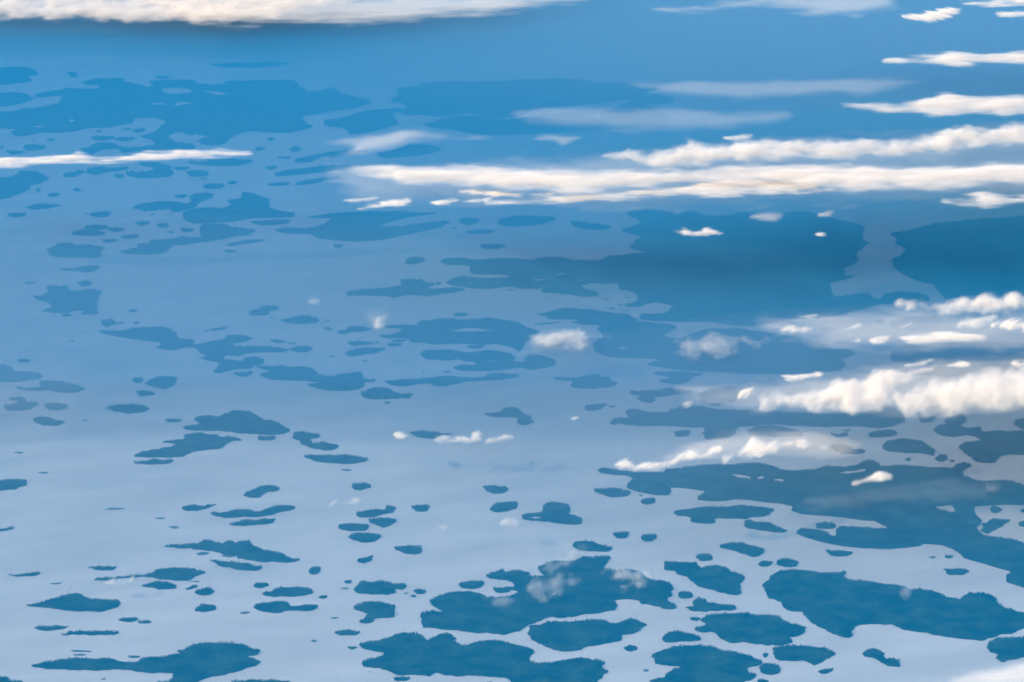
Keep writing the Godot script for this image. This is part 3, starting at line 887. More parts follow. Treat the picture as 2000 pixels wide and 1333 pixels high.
	island("wooded_islet", "small oval islet under the right foot of the stepped hill island", 14, [-1771,21657,-1756,21679,-1655,21661,-1646,21625,-1712,21582,-1757,21599])
	island("wooded_islet", "thin islet with a companion above, right of the low broad island", 14, [2225,21743,2277,21731,2341,21750,2336,21695,2259,21673])
	island("wooded_island", "dark island with white cloudlets trailing along its lower side", 14, [-714,21768,-677,21788,-602,21788,-526,21775,-475,21740,-425,21738,-499,21695,-535,21629,-598,21629,-661,21673])
	island("wooded_island", "oval islet above the potato-shaped island, under the bright cloud", 14, [2484,21734,2521,21788,2601,21832,2684,21788,2689,21738,2621,21673,2520,21660])
	island("wooded_islet", "small dark oval islet left of the hanging foot", 14, [1131,21768,1171,21801,1221,21810,1248,21787,1222,21699,1164,21673])
	island("wooded_island", "low broad island right of the hanging foot", 14, [1649,21803,1712,21899,1842,21943,1938,21876,2029,21765,1998,21695,1821,21673,1674,21716])
	island("wooded_islet", "tiny companion islet over the thin islet", 10, [2325,21835,2351,21846,2374,21853,2347,21808])
	island("wooded_island", "seahorse-shaped island below the bright cloud's right part", 14, [2961,21835,2987,21899,3061,21981,3070,22098,3138,22177,3203,22191,3231,22131,3198,22013,3157,21936,3208,21847,3210,21769,3137,21695,3071,21673,2989,21716])
	island("wooded_island", "big stepped hill island with a high rounded crown", 14, [-2328,21892,-2270,21943,-2196,21972,-2253,22102,-2238,22145,-2165,22191,-2087,22168,-2037,22259,-1984,22314,-1866,22282,-1806,22168,-1761,22078,-1683,22055,-1610,21921,-1554,21826,-1587,21760,-1685,21725,-1786,21738,-1901,21760,-2031,21813,-2158,21826,-2258,21826])
	island("wooded_islet", "small dark headland at the right edge above the triangular island", 14, [3550,21990,3624,22100,3728,22194,3682,21901,3587,21857])
	island("wooded_island", "pale slanted oval islet below the two-tiered pale island", 14, [-3401,22119,-3367,22145,-3281,22123,-3194,22042,-3167,22013,-3218,21941,-3309,21959,-3361,22017])
	island("wooded_islet", "small thin islet left of the stepped hill island", 14, [-2455,22084,-2425,22100,-2334,22080,-2380,22039,-2438,22039])
	skerry("pale speck of rock right of the pale slanted oval islet", [-3049,22080,-3029,22097,-3008,22080,-3028,22057])
	island("wooded_island", "wide hazy island with a foot hanging down, under the bright cloud ridge", 14, [692,21999,714,22078,766,22123,843,22138,810,22284,824,22328,902,22342,989,22268,1092,22282,1186,22374,1235,22434,1364,22434,1436,22351,1538,22328,1742,22305,1995,22259,2377,22236,2579,22328,2681,22434,2756,22305,2796,22093,2732,21981,2595,21892,2411,21937,2219,21914,2044,21937,1845,21981,1690,21937,1579,21892,1571,21760,1495,21651,1367,21608,1336,21716,1352,21892,1208,21914,1083,21946,1013,21937,861,21946,749,22004,723,21959])
	island("wooded_islet", "small islet half lost in white cloud, upper right of the oval islet", 14, [2889,22131,2943,22150,3022,22155,2970,22062,2903,22035])
	island("wooded_island", "hooked bird-shaped island alone in open water at the centre", 14, [-197,22225,-152,22250,-89,22282,-50,22374,1,22406,53,22351,78,22215,142,22144,122,22102,156,22026,90,21963,39,21986,33,22066,46,22138,-24,22161,-126,22161])
	island("wooded_island", "single smooth cigar-shaped island in open water under the bean-shaped island", 14, [-2914,22390,-2859,22435,-2760,22472,-2667,22453,-2607,22376,-2636,22289,-2735,22252,-2844,22307])
	island("wooded_islet", "small slanted islet with a dot beside it, up from the bird island", 14, [513,22376,544,22444,609,22481,680,22464,632,22371,554,22325])
	island("wooded_islet", "dot-sized islet at the right of the slanted islet", 10, [699,22436,718,22448,740,22441,723,22394])
	island("wooded_islet", "pale oval islet right of the two-tiered pale island", 14, [-3374,22468,-3346,22500,-3269,22509,-3203,22450,-3221,22344,-3311,22344])
	island("wooded_island", "pale two-tiered island under the tadpole island", 14, [-3660,22441,-3613,22467,-3575,22562,-3647,22609,-3638,22635,-3578,22669,-3524,22612,-3506,22537,-3438,22514,-3414,22483,-3459,22385,-3514,22325,-3606,22339])
	island("wooded_islet", "tiny islet beneath the fish island", 10, [-922,22539,-900,22551,-878,22539,-899,22506])
	island("wooded_island", "mist-streaked round island right of the key island", 14, [1367,22722,1399,22821,1497,22927,1630,22942,1719,22893,1771,22884,1736,22765,1636,22647,1604,22553,1525,22529,1468,22445,1382,22529,1368,22623])
	island("wooded_island", "key-shaped pale island with a drooping foot, above the right hazy island", 14, [861,22834,946,22831,1052,22845,1159,22893,1264,22879,1328,22855,1298,22789,1178,22741,1084,22694,1030,22647,1041,22585,986,22529,930,22576,913,22644,942,22717,877,22741])
	island("wooded_island", "fish-shaped island with a small tail, left end of the centre", 14, [-1111,22751,-1074,22822,-1013,22918,-934,22927,-865,22831,-809,22740,-771,22774,-724,22738,-754,22647,-832,22647,-910,22623,-1014,22623,-1081,22680])
	island("wooded_islet", "small slanted islet below the bean-shaped island", 14, [-2740,22814,-2698,22850,-2616,22793,-2632,22727,-2708,22708])
	island("wooded_island", "tadpole-shaped island with a lumpy tail to the left, near the left edge", 14, [-3657,22942,-3618,22942,-3570,22889,-3523,22928,-3475,22957,-3476,23063,-3351,23112,-3261,23039,-3171,22957,-3137,22894,-3177,22798,-3296,22803,-3409,22861,-3458,22837,-3539,22851,-3609,22885])
	island("wooded_island", "bean-shaped island among three small islets", 14, [-2712,23040,-2687,23113,-2631,23211,-2554,23236,-2504,23211,-2482,23123,-2500,22967,-2545,22894,-2644,22957])
	island("wooded_island", "pale turtle-shaped island alone right of the wavy island", 14, [307,23162,334,23186,440,23177,494,23191,549,23270,629,23270,694,23201,727,23187,706,23149,776,23050,740,22967,633,22909,502,22918,430,22957,438,23023,452,23103,386,23113])
	island("wooded_islet", "small round islet at the left of the bean-shaped island", 10, [-2818,23159,-2796,23201,-2748,23186,-2723,23137,-2747,23054,-2789,23079])
	island("wooded_island", "long thin wavy island, horizontal, below the pale broad island", 14, [-934,23098,-861,23113,-756,23137,-664,23162,-584,23172,-532,23236,-426,23236,-331,23186,-212,23211,-159,23300,-66,23300,28,23271,48,23241,-52,23162,-185,23128,-330,23103,-409,23030,-500,22957,-566,22981,-594,23030,-687,23030,-790,22967,-884,22996])
	island("wooded_island", "long pale double island, two broad halves joined, left of centre", 14, [-1913,23499,-1852,23496,-1771,23486,-1746,23521,-1623,23486,-1556,23496,-1467,23360,-1441,23251,-1340,23236,-1276,23300,-1123,23310,-1102,23152,-1009,23147,-1014,23103,-1092,23064,-1087,22957,-1136,22875,-1253,22841,-1386,22875,-1505,22991,-1486,23006,-1410,23063,-1532,23103,-1639,23128,-1774,23152,-1868,23251,-1864,23289,-1817,23382])
	island("wooded_island", "faint hazy island between the hazy peninsula and the key island", 14, [1052,23310,1140,23350,1235,23360,1338,23335,1419,23309,1333,23201,1315,23103,1192,23030,1115,23079,1104,23141,1174,23200])
	island("wooded_islet", "small pale islet below the pale lumpy island", 14, [-2072,23306,-2040,23321,-1989,23350,-1937,23367,-1937,23281,-1993,23231,-2047,23246])
	island("wooded_island", "pale flat-topped island cut by the left edge, above the tadpole island", 14, [-3895,23545,-3857,23562,-3762,23471,-3706,23361,-3584,23351,-3515,23292,-3496,23201,-3555,23152,-3654,23103,-3827,23103])
	skerry("speck of rock left of the tiny islet above the wavy island", [-676,23370,-659,23385,-642,23370,-658,23350])
	island("wooded_islet", "tiny islet between the pale broad island and the wavy island", 10, [-519,23370,-488,23380,-461,23376,-481,23330])
	island("wooded_island", "pale lumpy island under the centre of the winding island", 14, [-2241,23398,-2204,23436,-2195,23562,-2221,23631,-2180,23705,-2096,23675,-2055,23664,-1993,23741,-1954,23767,-1898,23741,-1868,23613,-1909,23531,-1949,23526,-1957,23456,-2050,23445,-2114,23405,-2161,23330,-2216,23345])
	skerry("faint speck of rock left of the pale lumpy island", [-3011,23602,-2986,23622,-2968,23613,-2988,23587])
	island("wooded_island", "hazy land reaching in from the right edge between cloud strips", 14, [2890,23854,2953,24018,3037,24150,3194,24187,3400,24176,3678,24187,4033,24153,3916,23400,3757,23325,3616,23276,3422,23325,3277,23241,3079,23261,2924,23300,2915,23341,3025,23361,3137,23401,3234,23526,3105,23577,2956,23577,2887,23679])
	skerry("small rock below the lower bar island", [-1142,23684,-1116,23714,-1083,23693,-1111,23648])
	island("wooded_islet", "small faint islet above the flat-topped edge island", 14, [-3758,23711,-3717,23716,-3648,23703,-3653,23643,-3703,23618])
	island("wooded_island", "pale broad island with a trailing right lobe, below the lagoon island", 14, [-696,23844,-684,23934,-603,23976,-465,23965,-382,23923,-286,23913,-204,23949,-108,23934,1,23848,15,23666,83,23629,110,23783,179,23845,274,23768,327,23655,312,23531,244,23476,149,23425,55,23476,-26,23440,-133,23390,-267,23390,-402,23410,-430,23504,-377,23527,-296,23542,-270,23628,-365,23664,-406,23715,-487,23679,-569,23705,-652,23730], [[-195,23663,-134,23688,-107,23663,-161,23637]])
	skerry("small rock left of the pair of bar islands", [-1411,23807,-1377,23807,-1359,23844,-1341,23818,-1369,23782])
	island("wooded_island", "lower and larger of a pair of bar islands left of the lagoon island", 14, [-1270,23860,-1247,23950,-1195,24018,-1100,24029,-1004,24044,-972,24001,-1026,23907,-1120,23865,-1213,23803])
	island("wooded_islet", "oval islet at the right tip of the winding island", 14, [-1705,24017,-1659,24055,-1592,24082,-1527,24034,-1556,23943,-1637,23917])
	island("wooded_islet", "faint islet between the lagoon island and the pale broad island", 14, [-336,24080,-288,24103,-219,24096,-233,24048,-301,24027])
	island("wooded_islet", "small islet under the left foot of the lagoon island", 14, [-960,24158,-912,24177,-850,24176,-862,24128,-923,24101])
	skerry("flat rock between the winding tip islet and the small islet above it", [-1744,24186,-1698,24228,-1658,24206,-1680,24159])
	island("wooded_island", "long winding island of joined wooded humps crossing the left centre", 14, [-3234,24537,-3181,24567,-3108,24539,-3028,24578,-2992,24633,-2895,24649,-2771,24677,-2695,24622,-2618,24482,-2617,24402,-2550,24284,-2466,24254,-2462,24164,-2423,24124,-2362,24204,-2231,24295,-2218,24392,-2172,24430,-2086,24403,-2040,24340,-2059,24239,-2152,24186,-2159,24107,-2006,24082,-1868,24082,-1768,24029,-1703,23985,-1774,23917,-1925,23922,-2019,23901,-2081,23818,-2178,23834,-2194,23705,-2229,23643,-2315,23694,-2362,23756,-2349,23768,-2329,23843,-2391,23922,-2446,24069,-2552,24027,-2616,23980,-2733,24048,-2711,24104,-2709,24218,-2824,24250,-2913,24304,-3062,24390,-3153,24444])
	island("wooded_island", "upper of a pair of bar islands left of the lagoon island", 14, [-1267,24207,-1233,24231,-1165,24252,-1107,24199,-1018,24226,-1078,24170,-1173,24128,-1242,24128])
	skerry("lone dot of rock between the winding island and the left edge", [-3428,24250,-3407,24277,-3382,24256,-3403,24223])
	island("wooded_islet", "small islet above the right arm of the winding island", 14, [-1870,24270,-1826,24268,-1755,24246,-1739,24223,-1806,24191])
	island("wooded_islet", "islet touching the lower left shore of the lagoon island", 14, [-936,24270,-888,24269,-819,24295,-838,24245,-900,24223])
	skerry("speck beside the upper hump of the winding island", [-2043,24347,-2028,24374,-1999,24357,-2021,24315])
	island("wooded_island", "pale hazy peninsula under torn mist, directly below the dark mainland", 14, [199,25068,245,25082,310,25128,361,25197,477,25254,578,25225,692,25185,791,25128,889,25071,971,24946,995,24833,1205,24766,1291,24659,1174,24397,1322,24296,1333,24351,1483,24556,1768,24611,2065,24447,2247,24296,2403,24178,2416,24019,2603,23966,2614,23870,2495,23705,2507,23552,2439,23400,2217,23325,1948,23300,1549,23350,1284,23400,1146,23476,1028,23552,1030,23592,1170,23705,954,23746,765,23782,671,23860,628,24043,654,24242,699,24373,677,24609,694,24719,568,24764,484,24820,556,24898,429,24915,300,24915,273,25011], [[816,24106,882,24027,859,23959,826,24001]])
	island("wooded_island", "large oval island split by a bright thin lagoon, in the centre", 14, [-1025,24411,-977,24431,-882,24502,-871,24620,-993,24675,-931,24705,-847,24722,-748,24722,-743,24791,-681,24873,-596,24912,-482,24901,-369,24901,-283,24901,-213,24969,-141,24929,-55,24890,30,24817,86,24705,184,24567,212,24533,169,24336,112,24229,84,24069,56,23964,1,24069,-54,24122,-137,24165,-220,24133,-331,24165,-414,24175,-524,24165,-607,24149,-691,24202,-775,24218,-792,24309,-834,24336,-904,24347,-973,24336], [[-504,24565,-421,24592,-365,24647,-280,24631,-195,24592,-62,24592,-167,24559,-251,24510,-391,24526]])
	skerry("small rock at the left of the thin islet above the winding island", [-2410,24553,-2390,24592,-2364,24574,-2389,24504])
	island("wooded_island", "dark islet with a bump, left of the lagoon island below a mist puff", 14, [-1367,24537,-1333,24568,-1292,24579,-1268,24661,-1198,24689,-1125,24634,-1103,24609,-1177,24532,-1261,24515,-1328,24461])
	island("wooded_islet", "thin islet above the middle of the winding island", 14, [-2364,24614,-2329,24623,-2245,24657,-2271,24603,-2324,24559,-2346,24570])
	skerry("small flat rock down and right of the arched islet", [-1483,24670,-1446,24686,-1403,24620,-1425,24570,-1462,24603])
	island("wooded_islet", "faint islet right of a small bright cloud, above the peninsula", 14, [2418,24634,2479,24683,2546,24656,2510,24570,2440,24570])
	skerry("thin reef just left under the tip of the hazy peninsula", [171,24775,257,24819,399,24840,342,24797,228,24753])
	island("wooded_islet", "tiny islet right of the whale islet", 10, [-2994,24808,-2972,24827,-2945,24819,-2965,24769])
	island("wooded_islet", "dark whale-shaped islet above the winding island's left end", 14, [-3249,24833,-3233,24873,-3179,24902,-3127,24817,-3070,24821,-3093,24769,-3147,24753,-3181,24680,-3230,24736])
	island("wooded_island", "faint domed island under the right-hand cloud strips", 14, [2989,24766,3056,24919,3181,25015,3314,25049,3401,24947,3408,24831,3323,24664,3172,24581,3034,24609,2984,24664])
	island("wooded_islet", "faint small islet left of the faint domed island", 10, [2875,24850,2910,24889,2942,24854,2913,24780,2878,24792])
	skerry("dot of rock right of the arched islet", [-1485,24881,-1465,24904,-1442,24876,-1461,24842])
	island("wooded_island", "dark arched islet right of the two-humped islet", 14, [-1832,24870,-1785,24902,-1733,24986,-1649,25015,-1591,24986,-1528,24887,-1566,24808,-1663,24775,-1749,24792])
	skerry("dot of rock below the two-humped islet", [-1926,24983,-1906,25000,-1895,24949])
	island("wooded_islet", "small islet under the ragged edge of the shield island", 10, [-3594,25045,-3559,25087,-3514,25070,-3522,25017,-3563,25005])
	island("wooded_islet", "small dark arched islet above the lagoon island", 14, [-471,25076,-414,25101,-349,25078,-385,25028,-442,25017])
	island("wooded_islet", "tiny islet right of the shield island", 10, [-3070,25190,-3044,25214,-3000,25212,-3022,25154,-3051,25148])
	island("wooded_island", "dark two-humped islet in open water, above the winding island", 14, [-2098,25125,-2084,25187,-2037,25227,-2007,25314,-1959,25343,-1881,25297,-1891,25206,-1946,25171,-1953,25062,-2037,25034,-2081,25051])
	island("wooded_islet", "tiny round islet above the hazy peninsula's ridge", 10, [785,25272,809,25277,831,25263,808,25211])
	skerry("rock at the mouth of the mainland's bay, beside its pointed cape", [849,25401,879,25420,900,25391,870,25362])
	island("wooded_island", "large shield-shaped island with ragged lower edge, near the left edge", 14, [-3895,25634,-3840,25656,-3802,25754,-3818,25921,-3844,25982,-3829,25999,-3754,25993,-3679,25987,-3648,25866,-3557,25847,-3471,25866,-3395,25847,-3367,25800,-3382,25680,-3364,25532,-3364,25414,-3335,25298,-3341,25171,-3308,25119,-3357,25074,-3438,25091,-3427,25171,-3502,25200,-3551,25131,-3650,25119,-3757,25171,-3764,25215,-3691,25314,-3752,25444,-3837,25532])
	skerry("flat rock in the bay left of the mainland's lower shore", [731,25578,761,25597,796,25573,759,25526])
	skerry("small rock deep in the mainland's bay", [908,25627,938,25651,967,25638,936,25609])
	skerry("thin rock under the mainland's western shore", [-61,25890,-13,25909,24,25891,-21,25854])
	island("wooded_island", "dark crocodile-shaped island with a square hump, reaching toward the mainland", 14, [-1359,25791,-1309,25836,-1179,25884,-1034,25945,-918,26022,-916,26205,-850,26228,-760,26215,-728,26141,-652,26089,-651,26024,-708,25926,-589,25897,-486,25927,-390,25900,-454,25800,-586,25746,-672,25668,-775,25698,-878,25698,-955,25615,-1038,25668,-1200,25686,-1331,25686])
	island("wooded_islet", "small round islet above the large shield island", 14, [-3598,26104,-3580,26141,-3522,26154,-3478,26101,-3490,26018,-3555,26006])
	island("wooded_islet", "tiny islet between the crocodile island and the mainland shore", 10, [-630,26086,-617,26145,-586,26116,-600,26055])
	skerry("faint rock near the left edge beside the shield island", [-4057,26145,-4009,26172,-3946,26146,-3975,26092,-4001,26067])
	island("wooded_island", "wide dark wooded mainland with bays, filling the middle right below the long cloud", 14, [-609,26843,-550,26954,-428,26993,-320,26889,-244,26935,-90,26967,63,26935,185,26935,309,27033,431,27000,522,26902,735,26889,816,27033,956,27099,1161,27203,1027,27357,1066,27573,1136,27766,1016,27939,971,28030,1055,28151,1159,28362,1043,28722,1245,28892,1421,28817,1486,28633,1610,28817,1716,28670,1873,28597,2127,28743,2365,28670,2618,28780,2846,28597,2986,28379,3143,28191,3078,27876,3074,27913,3079,27578,3105,27526,3002,27290,2950,27089,2960,26960,2884,26733,2787,26605,2794,26446,2728,26378,2858,26332,2642,26104,2625,25934,2633,25628,2794,25705,2903,25765,2931,25610,2997,25551,3058,25705,3156,25789,3314,25765,3376,25669,3398,25550,3245,25432,2981,25403,2740,25171,2508,25000,2216,24915,1989,24747,1775,24719,1570,24831,1357,24831,1216,24859,1208,24842,1082,24887,1027,24926,1046,25046,1221,25115,1296,25344,1164,25461,1104,25432,1013,25315,913,25344,928,25381,1005,25480,1038,25606,1028,25728,960,25866,873,25909,878,26086,745,26092,641,26123,569,26215,517,26258,597,26130,641,26092,565,26012,621,25873,704,25773,689,25668,587,25650,442,25728,252,25806,245,25863,282,25927,149,25927,75,25909,1,25988,-87,25969,-176,25909,-324,25927,-443,26000,-534,26092,-520,26176,-448,26297,-328,26297,-193,26253,-43,26284,-44,26384,-179,26415,-329,26428,-346,26573,-379,26733,-531,26739], [[332,26354,438,26468,445,26417,346,26329], [166,26217,286,26255,278,26205,195,26180]])
	island("wooded_island", "flat wedge island pointing left below the pale notched island", 14, [-3811,26585,-3714,26593,-3646,26657,-3577,26709,-3516,26707,-3499,26567,-3577,26472,-3646,26535,-3736,26535])
	island("wooded_islet", "small square dark islet above the crocodile island", 14, [-900,26860,-895,26939,-827,27001,-758,26971,-762,26849,-836,26784,-894,26772])
	island("wooded_island", "dim eastern mainland fading into haze at the right edge, across the strait", 14, [3250,26943,3333,27067,3409,27324,3343,27560,3378,27731,3334,27899,3478,28049,3528,28338,3468,27957,3781,28309,4122,28453,4730,28629,4266,25650,3966,25698,3746,25698,3526,25579,3512,25818,3483,25939,3499,26061,3391,26153,3343,26246,3275,26434,3229,26624])
	island("wooded_islet", "thin islet below the dart islet", 14, [-2503,27295,-2455,27280,-2374,27237,-2403,27204,-2466,27217])
	island("wooded_island", "pale blocky island left of the open channel, notched on its right", 14, [-4027,27301,-3986,27367,-3958,27502,-3870,27542,-3766,27468,-3674,27481,-3544,27370,-3528,27304,-3560,27190,-3519,27104,-3555,27019,-3708,27019,-3862,27019,-3956,27091,-3990,27223])
	island("wooded_islet", "lens islet in the channel above the mainland's western tip", 14, [-279,27454,-217,27488,-108,27488,-61,27457,-107,27350,-231,27337])
	island("wooded_islet", "tiny islet below the curved-spit island", 10, [-1550,27450,-1506,27505,-1458,27473,-1484,27384,-1531,27384])
	island("wooded_island", "dart-shaped islet under the right end of the lobed hook island", 14, [-2489,27487,-2430,27536,-2373,27604,-2315,27659,-2160,27641,-2245,27574,-2350,27512,-2423,27445,-2469,27445])
	island("wooded_islet", "thin wedge islet left of the roundish far islet", 14, [-3578,27654,-3542,27680,-3449,27687,-3471,27608,-3528,27560,-3563,27594])
	island("wooded_island", "large far island hooked downward to the left with layered lobes", 14, [-2781,28196,-2717,28282,-2570,28254,-2480,28140,-2350,28112,-2288,28026,-2316,27870,-2453,27807,-2552,27683,-2671,27601,-2775,27546,-2860,27458,-2957,27492,-2961,27377,-3010,27170,-3105,27124,-3292,27144,-3388,27237,-3337,27267,-3241,27378,-3254,27495,-3149,27533,-3167,27630,-3099,27652,-2979,27707,-2860,27776,-2746,27742,-2760,27967])
	island("wooded_islet", "roundish islet touching tips with a thinner islet under the two-lobe island", 14, [-3434,27766,-3418,27832,-3360,27874,-3297,27852,-3300,27766,-3357,27711])
	skerry("tiny rock at the left of the far oval islet", [-472,27834,-433,27864,-401,27835,-440,27786])
	skerry("faint rock below the curved-spit island's tip", [-790,27904,-759,27934,-719,27917,-757,27870])
	skerry("tiny rock between far islets left of the lobed hook island", [-3055,27988,-3028,28032,-2987,27974,-3008,27918])
	island("wooded_islet", "small oval far islet right of the curved-spit island", 14, [-403,27974,-348,28042,-237,28070,-157,28042,-173,27953,-268,27911,-362,27897])
	island("wooded_island", "island with two stacked lobes at far left, above the grey round islets", 14, [-3892,27891,-3853,28021,-3799,28091,-3794,28183,-3723,28254,-3624,28228,-3609,28101,-3681,28045,-3606,27947,-3612,27870,-3719,27835,-3815,27849])
	island("wooded_islet", "small oval islet left of the lobed hook island", 14, [-2944,28068,-2908,28105,-2834,28084,-2816,28059,-2849,27988,-2912,27988])
	island("wooded_islet", "small oval islet right of the two-lobe island", 14, [-3582,28081,-3532,28127,-3448,28091,-3441,28059,-3500,27988,-3554,28016])
	skerry("dot of rock above the far oval islet", [-544,28143,-518,28187,-490,28143,-516,28094])
	island("wooded_island", "very long pale island ending in a thin curved spit, under the main cloud band", 14, [-2092,28069,-2000,28113,-1856,28106,-1718,28198,-1622,28509,-1835,28545,-1712,28667,-1392,28778,-1067,28792,-821,28741,-690,28728,-898,28604,-1131,28329,-1173,28161,-950,28198,-747,28377,-602,28377,-561,28329,-661,28129,-817,27988,-971,27849,-1123,27697,-1339,27615,-1530,27656,-1691,27731,-1796,27904,-1987,27918,-2063,27988])
	island("wooded_islet", "roundish islet left of the knobbly hazy island's foot", 10, [-3174,28259,-3137,28314,-3066,28253,-3080,28150,-3138,28171])
	island("wooded_island", "hazy slanted islet between the hazy channel island and the mainland", 14, [524,28361,597,28398,692,28311,803,28261,877,28178,813,28058,687,28086,576,28157])
	island("wooded_islet", "small islet below the long-necked island", 14, [-3378,28349,-3337,28383,-3260,28343,-3248,28306,-3305,28235])
	island("wooded_island", "thin hazy islet below the right end of the knobbly hazy island", 14, [-2340,28389,-2261,28405,-2087,28456,-1988,28424,-2044,28299,-2249,28249])
	island("wooded_islet", "small hazy islet left of the hazy channel island", 14, [-474,28432,-435,28506,-321,28492,-301,28371,-383,28256,-456,28299])
	island("wooded_island", "hazy far island in the channel beneath the long cloud", 14, [-130,28400,-79,28514,66,28616,196,28601,342,28565,389,28479,291,28321,130,28228,-30,28199,-111,28285])
	island("wooded_islet", "oval islet left below the long lens far islet", 14, [-4561,28691,-4514,28726,-4415,28715,-4417,28618,-4507,28566])
	skerry("left dot of rock beneath the long-necked island", [-3285,28691,-3262,28729,-3232,28698,-3253,28647])
	island("wooded_islet", "oval islet right of the long lens far islet, with a speck at its left", 14, [-3835,28698,-3798,28726,-3705,28763,-3636,28728,-3668,28588,-3763,28574])
	skerry("right dot of rock beneath the long-necked island", [-3124,28705,-3104,28744,-3083,28706,-3098,28654])
	skerry("speck of rock at the left of the speckled oval islet", [-3884,28734,-3867,28759,-3839,28728,-3859,28691])
	island("wooded_island", "wide hazy far island with a knobbly top right of the long-necked island", 14, [-2979,28588,-2979,28756,-2920,28897,-2794,28957,-2643,28912,-2576,29096,-2620,29221,-2594,29312,-2514,29350,-2513,29544,-2467,29598,-2338,29427,-2247,29326,-2222,28986,-2113,28823,-1976,28722,-1998,28574,-2190,28537,-2350,28516,-2501,28393,-2736,28321,-2884,28357])
	island("wooded_island", "long lens far islet below the big edge island", 14, [-4460,28972,-4395,29032,-4306,29099,-4172,29084,-4143,29055,-4218,28943,-4359,28890])
	island("wooded_island", "long-necked far island with a raised head at its right", 14, [-3475,28958,-3415,29085,-3310,29183,-3183,29236,-3062,29183,-2989,29107,-2951,29230,-2985,29406,-2946,29520,-2850,29567,-2780,29530,-2782,29367,-2840,29282,-2879,29168,-2903,28980,-3024,28794,-3089,28794,-3117,28905,-3227,28868,-3335,28809,-3391,28868])
	island("wooded_islet", "small islet over the left of the long-necked island", 10, [-3132,29460,-3079,29515,-3016,29470,-3048,29374,-3106,29374])
	island("wooded_islet", "small far islet below the upright dot islet", 10, [-4326,29520,-4289,29577,-4214,29542,-4235,29428,-4295,29436])
	island("wooded_islet", "upright dot islet right of the big edge island", 10, [-4460,29724,-4454,29797,-4411,29708,-4429,29622])
	island("wooded_islet", "dot islet right of the big edge island, below a faint rock", 10, [-4118,29739,-4082,29789,-4033,29736,-4054,29637])
	island("wooded_islet", "dark oval islet above the long-necked island", 14, [-2912,29880,-2869,29962,-2770,29994,-2714,29897,-2752,29787,-2868,29771])
	island("wooded_islet", "thin islet left of the lowest slanting island", 14, [-2311,29975,-2196,30026,-2086,30031,-2122,29937,-2255,29905])
	island("wooded_island", "big pale far island at the left edge just under the left cloud streak", 14, [-4924,30227,-4827,30260,-4742,30382,-4712,30530,-4577,30547,-4462,30341,-4409,30202,-4452,30025,-4537,29905,-4522,29747,-4586,29552,-4674,29359,-4779,29282])
	island("wooded_islet", "small islet right of the necked oval islet", 10, [-2695,30066,-2663,30132,-2605,30090,-2617,29985,-2666,29969])
	island("wooded_island", "lowest of three long hazy slanting islands left of the main cloud band", 14, [-2042,30008,-1964,30123,-1801,30244,-1633,30298,-1695,30186,-1856,30025,-2003,29929])
	skerry("flat rock above the necked oval islet", [-2979,30234,-2948,30269,-2895,30248,-2922,30178])
	island("wooded_islet", "small islet beneath the right wing of the spread-wing island", 10, [-3795,30324,-3792,30401,-3761,30426,-3714,30390,-3711,30291,-3749,30250])
	island("wooded_islet", "oval far islet left of the spread-wing island", 14, [-4285,30425,-4244,30506,-4163,30548,-4124,30488,-4153,30332,-4232,30283])
	island("wooded_islet", "dark round islet farther right of the seashell island", 14, [-3114,30484,-3078,30564,-2997,30614,-2920,30486,-2954,30332,-3054,30307])
	island("wooded_island", "curled far island like a seashell below the left cloud streak", 14, [-3708,30484,-3680,30548,-3572,30507,-3462,30599,-3476,30737,-3590,30821,-3617,30911,-3499,30950,-3368,30865,-3285,30729,-3305,30585,-3242,30471,-3294,30307,-3459,30250,-3580,30267,-3668,30365])
	island("wooded_island", "spread-wing far island left of the seashell island", 14, [-4093,30606,-4061,30697,-3964,30756,-3868,30672,-3774,30756,-3714,30723,-3723,30620,-3819,30554,-3883,30512,-3944,30446,-3971,30389,-4050,30471])
	island("wooded_island", "middle of three long hazy slanting islands left of the main cloud band", 14, [-2263,30457,-2165,30573,-2000,30697,-1831,30781,-1625,30823,-1500,30762,-1650,30637,-1816,30512,-2066,30389,-2235,30348])
	island("wooded_islet", "small islet at the right of the seashell island", 14, [-3265,30704,-3218,30756,-3132,30725,-3153,30620,-3229,30603])
	island("wooded_islet", "dot islet left of the three slanting islands", 10, [-2380,30728,-2334,30774,-2279,30733,-2316,30637])
	island("wooded_island", "dark lens island right under the left cloud streak", 14, [-3162,30987,-3033,31010,-2901,31095,-2729,31138,-2584,31078,-2542,30990,-2635,30837,-2823,30804,-3018,30846])
	island("wooded_islet", "flat faint islet below the pale small islet", 14, [-2300,31221,-2226,31233,-2165,31238,-2202,31135])
	island("wooded_island", "uppermost of three long hazy slanting islands left of the main cloud band", 14, [-2120,31089,-2031,31207,-1865,31380,-1695,31511,-1466,31555,-1427,31490,-1599,31359,-1766,31186,-1932,31015,-2087,30973])
	island("wooded_islet", "smaller far islet left below the far oval streak islet", 14, [-4976,31483,-4928,31520,-4837,31505,-4832,31411,-4903,31350,-4952,31385])
	island("wooded_island", "faint far islet under the thin veil cloud", 14, [-1324,31358,-1190,31556,-1036,31777,-859,31822,-711,31619,-778,31446,-968,31272,-1229,31186])
	island("wooded_islet", "pale small islet right of the streak tip islet", 10, [-2214,31629,-2161,31725,-2094,31647,-2120,31499,-2183,31516])
	island("wooded_islet", "small square islet right of the left cloud streak's tip", 10, [-2557,31641,-2521,31752,-2471,31676,-2494,31516,-2541,31551])
	island("wooded_island", "bulky far island with a leftward nose, just above the left cloud streak", 14, [-4294,31633,-4218,31662,-4186,31840,-4128,31948,-4034,31912,-3948,31795,-3884,31710,-3945,31622,-4065,31578,-4120,31446,-4144,31359,-4214,31490])
